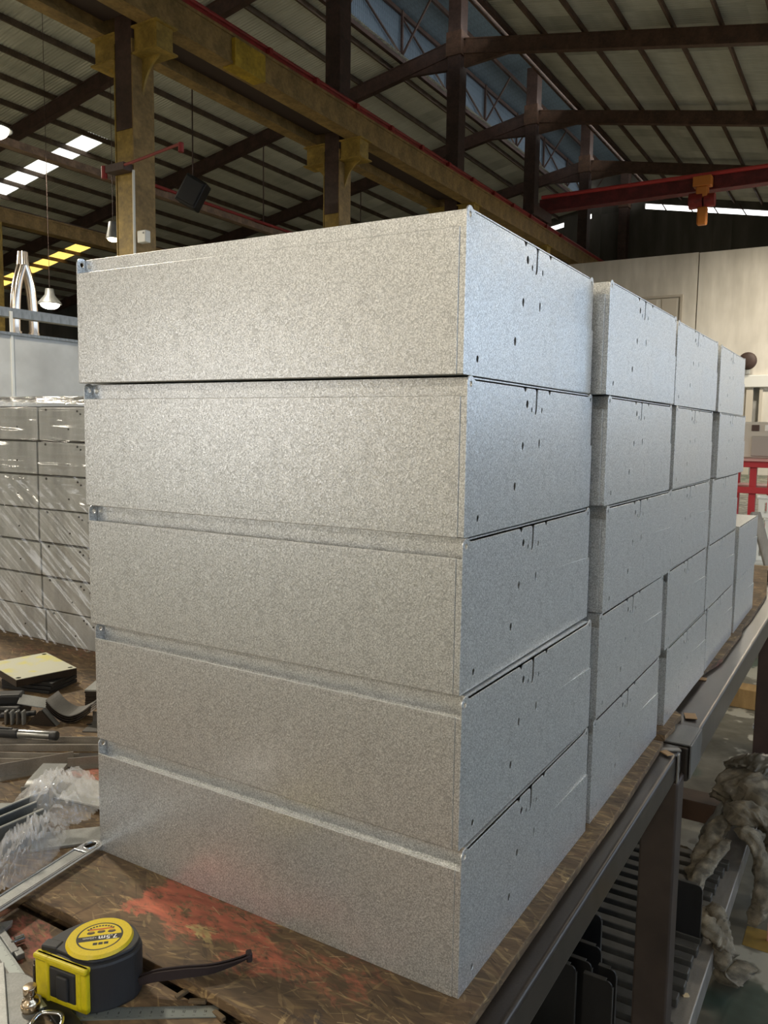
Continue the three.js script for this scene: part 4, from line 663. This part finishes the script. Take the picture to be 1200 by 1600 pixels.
for (let i = 0; i < 4; i++) {
  const w = 0.0018, k = i * 0.0042, s = new THREE.Shape((i === 0 ? [[-0.028, 0], [-0.002, 0.027], [0.002, 0.027], [0.028, 0]] : [[-0.028, 0], [0, 0.028], [0.028, 0], [0.0255, 0], [0, 0.0255], [-0.0255, 0]]).map((p) => new THREE.Vector2(...p)));
  const o = mesh('folded_bracket', flat(new THREE.ExtrudeGeometry(s, { depth: 0.0036, bevelEnabled: false })), i === 0 ? steelDark : steelGrey); const a = yaw([-0.961, -0.222], [-0.915, -0.24]); o.position.set(-0.938 - Math.sin(a) * -k * -1 + 0, CB, -0.232 - Math.cos(a) * k); o.rotation.y = a;
  tag(o, ['front of the tent-shaped folded brackets behind marker pen', 'second of the tent-shaped folded brackets behind marker pen', 'third of the tent-shaped folded brackets behind marker pen', 'rear one of the tent-shaped folded brackets behind marker pen'][i], 'bracket', 'tent shaped brackets');
  const p = thing('u_clip', ['leftmost', 'second', 'third', 'rightmost'][i] + ' of four small upright bent clips behind marker cap', 'clip', [-0.992 + i * 0.0085, CB, -0.2 - i * 0.0055], 0.57, 'bent clips');
  mesh('clip_body', [bx(0.0042, 0.026, 0.012, 0, 0.013, 0, 0.0019)], i % 2 ? steelGrey : satin, p);
}
{
  const t = thing('black_part', 'black moulded part with pale speckled plate at left edge', 'part', [-1.05, CB, -0.225], 0.5);
  mesh('block', [bx(0.10, 0.022, 0.05, 0, 0.011, 0, 0.006), bx(0.06, 0.02, 0.03, 0.01, 0.029, -0.005, 0.005, 0.2)], blackSteel, t); mesh('plate', bx(0.05, 0.002, 0.034, 0.064, 0.026, 0.0, 0.0005, 0.3, 0.2, -0.25), steelPale, t); mesh('arm', bx(0.06, 0.008, 0.012, 0.05, 0.012, 0.03, 0.003, 0.3), rubber, t);
  // plate with peeling yellow film on a small pile of black plates
  const P = [[-1.101, -0.294], [-1.072, -0.411], [-1.221, -0.448], [-1.25, -0.331]], cx = -1.161, cz = -0.371, ins = (k) => P.map(([x, z]) => [cx + (x - cx) * k, cz + (z - cz) * k]);
  const pl = thing('base_plate', 'thick square steel plate with yellowish film and corner holes', 'plate', [0, 0, 0]);
  mesh('plate', poly(P, 0.014, 0.0006, ins(0.86).map(([x, z]) => [x, z, 0.005])).translate(0, CB + 0.0225, 0), steelDark, pl);
  const pf = dataTex(256, (x, y) => { const v = fbm(x / 256 * 6, y / 256 * 6, 401, 4, 6), k = v > 0.56 ? Math.min(1, (v - 0.56) * 7) : 0; return [206 + 10 * k, 206 + 4 * k, 186 - 50 * k]; }, true, 1 / 0.16);
  mesh('protective_film', poly(ins(0.995), 0.0008, 0, ins(0.86).map(([x, z]) => [x, z, 0.0052])).translate(0, CB + 0.0366, 0), mat(0xffffff, 0.4, 0.1, { map: pf }), pl);
  for (let i = 0; i < 3; i++) { const o = mesh('packing_plate', bx(0.115, 0.0068, 0.085, -1.135, CB + 0.0037 + i * 0.0075, -0.37, 0.001, 0.25 + 0.05 * i), blackSteel); tag(o, ['lowest black plate under the filmed plate', 'middle black plate under the filmed plate', 'uppermost black plate under the filmed plate'][i], 'plate', 'black plates under the filmed plate'); }
  const st = thing('plate_stack', 'small pile of thin steel plates behind the nearest box corner', 'plate stack', [-0.945, CB, -0.385], 0.55);
  for (let i = 0; i < 8; i++) mesh('plate', bx(0.07, 0.0034, 0.06, rr(-0.001, 0.001), 0.002 + i * 0.0039, rr(-0.001, 0.001), 0.0004, rr(-0.02, 0.02)), i === 7 ? steelPale : steelDark, st);
}

// =====================================================================
// UNDER AND BESIDE THE BENCHES
// =====================================================================
// flat bars laid across the low rails of the far bench
for (let i = 0; i < 19; i++) {
  const z = -0.84 - i * 0.05, o = mesh('shelf_bar', [bb(i === 10 || i === 11 ? -2.05 : -2.1, 0.005 + 0.018 * hash(i, 4, 4), 0.1505, 0.172, z - 0.014, z + 0.014, 0.003)], blackEdge);
  tag(o, `dark flat bar across the low rails, number ${['one','two','three','four','five','six','seven','eight','nine','ten','eleven','twelve','thirteen','fourteen','fifteen','sixteen','seventeen','eighteen','nineteen'][i]} counted from the camera`, 'bar', 'bars across the low rails');
}
// black bent panels stored upright on those bars
[[-0.38, -0.118, -0.937, 0.15], [-0.38, -0.118, -0.872, 0.155], [-0.42, -0.14, -0.84, 0.158], [-0.122, -0.066, -0.834, 0.157], [-0.104, -0.069, -0.871, 0.158], [-0.36, -0.15, -1.048, 0.15], [-0.06, 0.012, -1.33, 0.13], [-0.52, -0.2, -0.985, 0.14], [-0.5, -0.24, -1.11, 0.12], [-0.6, -0.28, -1.18, 0.11]].forEach(([x0, x1, z, h], i) => {
  const names = ['tall black sheet bracket, third from front under the bench', 'tall black sheet bracket, second from front under the bench', 'frontmost wide black sheet bracket under the bench', 'narrow black sheet bracket at the front, nearest bench leg', 'narrow black sheet bracket behind the front one by the leg', 'black sheet bracket standing further back under the bench', 'black upright sheet bracket right of the bench leg', 'black sheet bracket half hidden below the bench rail', 'black sheet bracket low behind the others under the bench', 'rearmost black sheet bracket under the bench'];
  const t = thing('black_sheet_bracket', names[i], 'bracket', [0, 0.172, 0], 0, 'black brackets under the bench'), r = 0.012, s = new THREE.Shape(); s.moveTo(x0, 0); s.lineTo(x1, 0); s.lineTo(x1, h - r); s.quadraticCurveTo(x1, h, x1 - r, h); s.lineTo(x0, h); s.closePath();
  mesh('sheet', flat(new THREE.ExtrudeGeometry(s, { depth: 0.004, bevelEnabled: false, curveSegments: 6 }).translate(0, 0, z - 0.002)), blackSteel, t);
  mesh('edge_flange', [bb(x0, x1 - r, h, h + 0.0016, z - 0.007, z + 0.003, 0.0006), bb(x1, x1 + 0.0015, 0, h - r, z - 0.006, z + 0.002, 0.0005)], blackEdge, t);
});
// cloth: swept, flattened and wrinkled bands
function rag(pts, w, h, s, n = 60, m = 22) {
  const curve = new THREE.CatmullRomCurve3(pts.map((p) => new THREE.Vector3(...p))), pos = [], idx = [];
  for (let i = 0; i <= n; i++) {
    const u = i / n, p = curve.getPoint(u), tn = curve.getTangent(u), side = new THREE.Vector3(-tn.z, 0, tn.x); if (side.length() < 0.05) side.set(1, 0, 0); side.normalize(); const nv = new THREE.Vector3().crossVectors(side, tn).normalize(), e = Math.min(1, 8 * Math.min(u, 1 - u) + 0.05);
    for (let k = 0; k < m; k++) { const a = k / m * 6.283, q = 0.62 + 0.8 * (fbm(Math.cos(a) * 2.2 + u * 11, Math.sin(a) * 2.2 + 3 + u * 4, s, 4) - 0.25) + 0.28 * Math.abs(2 * fbm(Math.cos(a) * 3 + 9, Math.sin(a) * 3 + u * 7, s + 7, 3) - 1), c1 = Math.cos(a) * w / 2 * q * (0.4 + 0.6 * e), c2 = Math.sin(a) * h / 2 * q * e; pos.push(p.x + side.x * c1 + nv.x * c2, Math.max(0.003, p.y + side.y * c1 + nv.y * c2), p.z + side.z * c1 + nv.z * c2); }
  }
  for (let i = 0; i < n; i++) for (let k = 0; k < m; k++) { const a = i * m + k, b = i * m + (k + 1) % m, c = a + m, d = b + m; idx.push(a, b, c, b, d, c); }
  const g = new THREE.BufferGeometry(); g.setAttribute('position', new THREE.Float32BufferAttribute(pos, 3)); g.setIndex(idx); g.computeVertexNormals(); g.setAttribute('uv', new THREE.Float32BufferAttribute(new Float32Array(pos.length / 3 * 2), 2)); return g;
}
{
  const t = thing('dirty_rag', 'dirty beige rag knotted round the low rail, tail on floor', 'rag');
  mesh('knot', [rag([[-0.04, 0.172, -1.40], [0.0, 0.185, -1.395], [0.03, 0.185, -1.37], [0.055, 0.16, -1.37], [0.06, 0.11, -1.375]], 0.09, 0.045, 501), rag([[0.02, 0.19, -1.44], [0.04, 0.2, -1.40], [0.06, 0.16, -1.36], [0.06, 0.1, -1.34]], 0.05, 0.04, 511)], clothDirty, t);
  mesh('tail', [rag([[0.062, 0.11, -1.37], [0.068, 0.05, -1.38], [0.072, 0.012, -1.45], [0.095, 0.006, -1.53], [0.105, 0.006, -1.56]], 0.055, 0.012, 521)], clothDirty, t);
  mesh('band', rag([[-0.03, 0.18, -1.45], [-0.035, 0.19, -1.55], [-0.02, 0.2, -1.66], [0.01, 0.22, -1.78]], 0.045, 0.02, 531), clothDirty, t);
  const h = thing('rag_heap', 'large heap of grey brown rags and film over the low rail', 'rags');
  mesh('fold', [rag([[-0.05, 0.20, -2.15], [0.02, 0.27, -2.08], [0.08, 0.26, -2.02], [0.15, 0.2, -2.0]], 0.2, 0.11, 541), rag([[-0.01, 0.24, -1.86], [0.05, 0.26, -1.9], [0.11, 0.22, -1.92], [0.16, 0.12, -1.9]], 0.13, 0.06, 551)], clothDirty, h);
  mesh('fold', rag([[0.02, 0.24, -1.82], [0.07, 0.23, -1.80], [0.10, 0.15, -1.79], [0.105, 0.06, -1.77], [0.085, 0.01, -1.73]], 0.06, 0.04, 561), clothDirty, h);
  mesh('fold', rag([[0.0, 0.24, -1.9], [-0.03, 0.22, -1.84], [-0.04, 0.19, -1.70], [-0.05, 0.175, -1.58]], 0.07, 0.03, 571), clothDirty, h);
  const dk = mat(new THREE.Color().setRGB(0.10, 0.09, 0.07), 0.35, 0);
  mesh('dark_film', [rag([[0.0, 0.26, -2.06], [-0.04, 0.2, -2.04], [-0.07, 0.13, -2.02], [-0.09, 0.08, -1.98]], 0.06, 0.03, 581), rag([[-0.05, 0.27, -2.2], [0.03, 0.32, -2.16], [0.11, 0.3, -2.12]], 0.14, 0.06, 591)], dk, h);
  const r = thing('paper_roll', 'crumpled beige cloth roll lying behind bench leg', 'cloth'); mesh('roll', rag([[-0.27, 0.03, -1.97], [-0.2, 0.035, -1.98], [-0.13, 0.035, -1.97], [-0.075, 0.03, -1.96]], 0.07, 0.06, 601), clothDirty, r); mesh('blue_end', rag([[-0.085, 0.03, -1.96], [-0.07, 0.03, -1.955], [-0.055, 0.03, -1.95]], 0.05, 0.05, 611, 12), mat(new THREE.Color().setRGB(0.05, 0.07, 0.09), 0.7), r);
  const b = thing('white_bin', 'white plastic bin standing behind the rag heap', 'bin', [0.1, 0, -2.68]);
  mesh('tub', flat(new THREE.CylinderGeometry(0.17, 0.15, 0.30, 4, 1, false).rotateY(Math.PI / 4).translate(0, 0.15, 0)), whitePlastic, b); mesh('rim', bx(0.26, 0.018, 0.26, 0, 0.305, 0, 0.006), whitePlastic, b);
  tag(mesh('wooden_block', bx(0.6, 0.1, 0.12, -0.42, 0.05, -3.78, 0.004, -0.05), mat(new THREE.Color().setRGB(0.50, 0.31, 0.12), 0.8, 0, { map: streak })), 'yellowish wooden beam lying on the floor beyond the benches', 'wood block');
  tag(mesh('pink_peg', bx(0.01, 0.05, 0.012, 0.135, 0.025, -1.70, 0.001), mat(new THREE.Color().setRGB(0.55, 0.24, 0.19), 0.8)), 'small pink wooden peg on the yellow floor stripe', 'peg');
  tag(mesh('wood_crumb', bx(0.014, 0.004, 0.01, 0.02, 0.152, -1.13, 0.001, 0.6), mat(new THREE.Color().setRGB(0.62, 0.48, 0.28), 0.8)), 'pale wood crumb lying on the low rail', 'wood chip');
  const stripe = mat(new THREE.Color().setRGB(0.42, 0.26, 0.04), 0.7, 0, { map: grime });
  const edge = (x0, x1, z0, z1, s) => { const p = []; for (let i = 0; i <= 20; i++) p.push([x0 + (x1 - x0) * i / 20, z0 + 0.02 * (fbm(i * 0.7, 1, s) - 0.5)]); for (let i = 20; i >= 0; i--) p.push([x0 + (x1 - x0) * i / 20, z1 + 0.02 * (fbm(i * 0.7, 5, s) - 0.5)]); return p; };
  tag(mesh('floor_stripe', poly(edge(-1.6, 0.03, -2.43, -2.53, 621), 0.0008), stripe), 'worn yellow floor stripe behind the low cross beam', 'floor marking'); tag(mesh('floor_stripe', poly(edge(0.075, 1.2, -1.64, -1.74, 631), 0.0008), stripe), 'worn yellow floor stripe right of the knotted rag', 'floor marking');
}
// far right: red rack, white slotted chairs, air cooler, planks
{
  const r = thing('red_rack', 'red painted steel shelf rack behind the rear boxes', 'rack', [-0.35, 0, -8.2]);
  const red = mat(new THREE.Color().setRGB(0.42, 0.02, 0.03), 0.45);
  for (const [x, z] of [[-0.6, 0.35], [0.6, 0.35], [-0.6, -0.35], [0.6, -0.35]]) mesh('post', bb(x - 0.035, x + 0.035, 0, 1.14, z - 0.035, z + 0.035, 0.004), red, r);
  for (const y of [0.25, 0.82, 1.07]) mesh('shelf', bb(-0.62, 0.62, y, y + 0.06, -0.38, 0.38, 0.004), red, r);
  mesh('top_sheet', bb(-0.64, 0.64, 1.13, 1.15, -0.4, 0.4), mat(new THREE.Color().setRGB(0.55, 0.28, 0.26), 0.5), r); for (const x of [-0.36, -0.2]) mesh('bar', bb(x - 0.03, x + 0.03, 0.3, 1.08, 0.3, 0.36), red, r);
  const a = thing('air_cooler', 'grey boxy machine with control windows above red rack', 'machine', [-1.15, 1.15, -8.35]);
  mesh('cabinet', bx(0.8, 0.36, 0.5, 0.6, 0.18, -0.05, 0.02), mat(new THREE.Color().setRGB(0.48, 0.44, 0.38), 0.6), a); mesh('front_panel', bx(0.5, 0.2, 0.02, 0.62, 0.12, 0.205, 0.01), mat(new THREE.Color().setRGB(0.33, 0.30, 0.27), 0.6), a); for (let i = 0; i < 4; i++) mesh('control_window', bx(0.07, 0.06, 0.012, 0.4 + i * 0.12, 0.3, 0.203, 0.004), i % 2 ? whitePlastic : primer, a);
  const lean = thing('leaning_bar', 'dark grey bar leaning in front of the white chairs', 'bar'); mesh('bar', bar([-0.43, 0.82, -5.75], [-0.12, 0.005, -5.3], 0.07, 0.03, 0.005), steelPlain, lean);
  const gc = thing('grey_crate', 'low grey plastic crate carrying the white slotted baskets', 'crate', [-0.45, 0, -6.45]); mesh('shell', [bb(-0.35, 0.4, 0, 0.36, -0.3, 0.3, 0.01)], mat(new THREE.Color().setRGB(0.42, 0.43, 0.42), 0.6), gc); mesh('rim', bb(-0.37, 0.42, 0.36, 0.4, -0.32, 0.32, 0.008), mat(new THREE.Color().setRGB(0.48, 0.49, 0.48), 0.6), gc);
  const basket = (p, ry, rz, label) => {                               // small open basket with slotted sides
    const t = thing('slotted_basket', label, 'basket', p, ry, 'white slotted baskets'), w = 0.26, d = 0.2, h = 0.15; t.rotation.z = rz;
    const side = (len) => { const s = new THREE.Shape(); s.moveTo(-len / 2 + 0.015, 0); s.lineTo(len / 2 - 0.015, 0); s.lineTo(len / 2, h); s.lineTo(-len / 2, h); s.closePath(); const n = Math.round(len / 0.04); for (let k = 0; k < n; k++) { const x = -len / 2 + (k + 0.5) * len / n, q = new THREE.Path(); q.moveTo(x - 0.009, 0.035); q.lineTo(x + 0.009, 0.035); q.lineTo(x + 0.009, h - 0.03); q.lineTo(x - 0.009, h - 0.03); q.closePath(); s.holes.push(q); } return flat(new THREE.ExtrudeGeometry(s, { depth: 0.006, bevelEnabled: false }).translate(0, 0, -0.003)); };
    mesh('long_side', side(w).translate(0, 0, d / 2), whitePlastic, t); mesh('long_side', side(w).translate(0, 0, -d / 2), whitePlastic, t); mesh('short_side', side(d).rotateY(Math.PI / 2).translate(w / 2 - 0.006, 0, 0), whitePlastic, t); mesh('short_side', side(d).rotateY(Math.PI / 2).translate(-w / 2 + 0.006, 0, 0), whitePlastic, t);
    mesh('base', bb(-w / 2 + 0.015, w / 2 - 0.015, 0, 0.006, -d / 2, d / 2), whitePlastic, t); mesh('rim', [bb(-w / 2 - 0.008, w / 2 + 0.008, h, h + 0.012, d / 2 - 0.01, d / 2 + 0.01, 0.004), bb(-w / 2 - 0.008, w / 2 + 0.008, h, h + 0.012, -d / 2 - 0.01, -d / 2 + 0.01, 0.004), bb(-w / 2 - 0.008, -w / 2 + 0.012, h, h + 0.012, -d / 2, d / 2, 0.004), bb(w / 2 - 0.012, w / 2 + 0.008, h, h + 0.012, -d / 2, d / 2, 0.004)], whitePlastic, t);
  };
  basket([-0.50, 0.402, -6.35], 0.25, 0, 'white slotted basket, lowest of the pile'); basket([-0.17, 0.402, -6.42], -0.2, 0, 'white slotted basket right beside the lowest one'); basket([-0.60, 0.57, -6.4], -0.15, 0.0, 'white slotted basket next to the rear galvanised boxes'); basket([-0.30, 0.57, -6.4], 0.1, 0, 'white slotted basket in the middle right of the pile'); basket([-0.36, 0.735, -6.42], 0.12, 0.0, 'white slotted basket on top of the pile');
  const p = thing('plank_pile', 'low pile of grey boards beyond the bench end', 'boards', [-0.35, 0, -4.7]);
  for (let i = 0; i < 5; i++) mesh('board', bx(0.9, 0.03, 0.35, rr(-0.02, 0.02), 0.415 + i * 0.034, rr(-0.02, 0.02), 0.004, rr(-0.03, 0.03)), i === 4 ? mat(new THREE.Color().setRGB(0.52, 0.37, 0.2), 0.8, 0, { map: streak }) : steelPlain, p); mesh('trestle', [bb(-0.4, -0.34, 0, 0.4, -0.15, 0.15, 0.004), bb(0.34, 0.4, 0, 0.4, -0.15, 0.15, 0.004)], primer, p);
}
renderer.render(scene, camera);
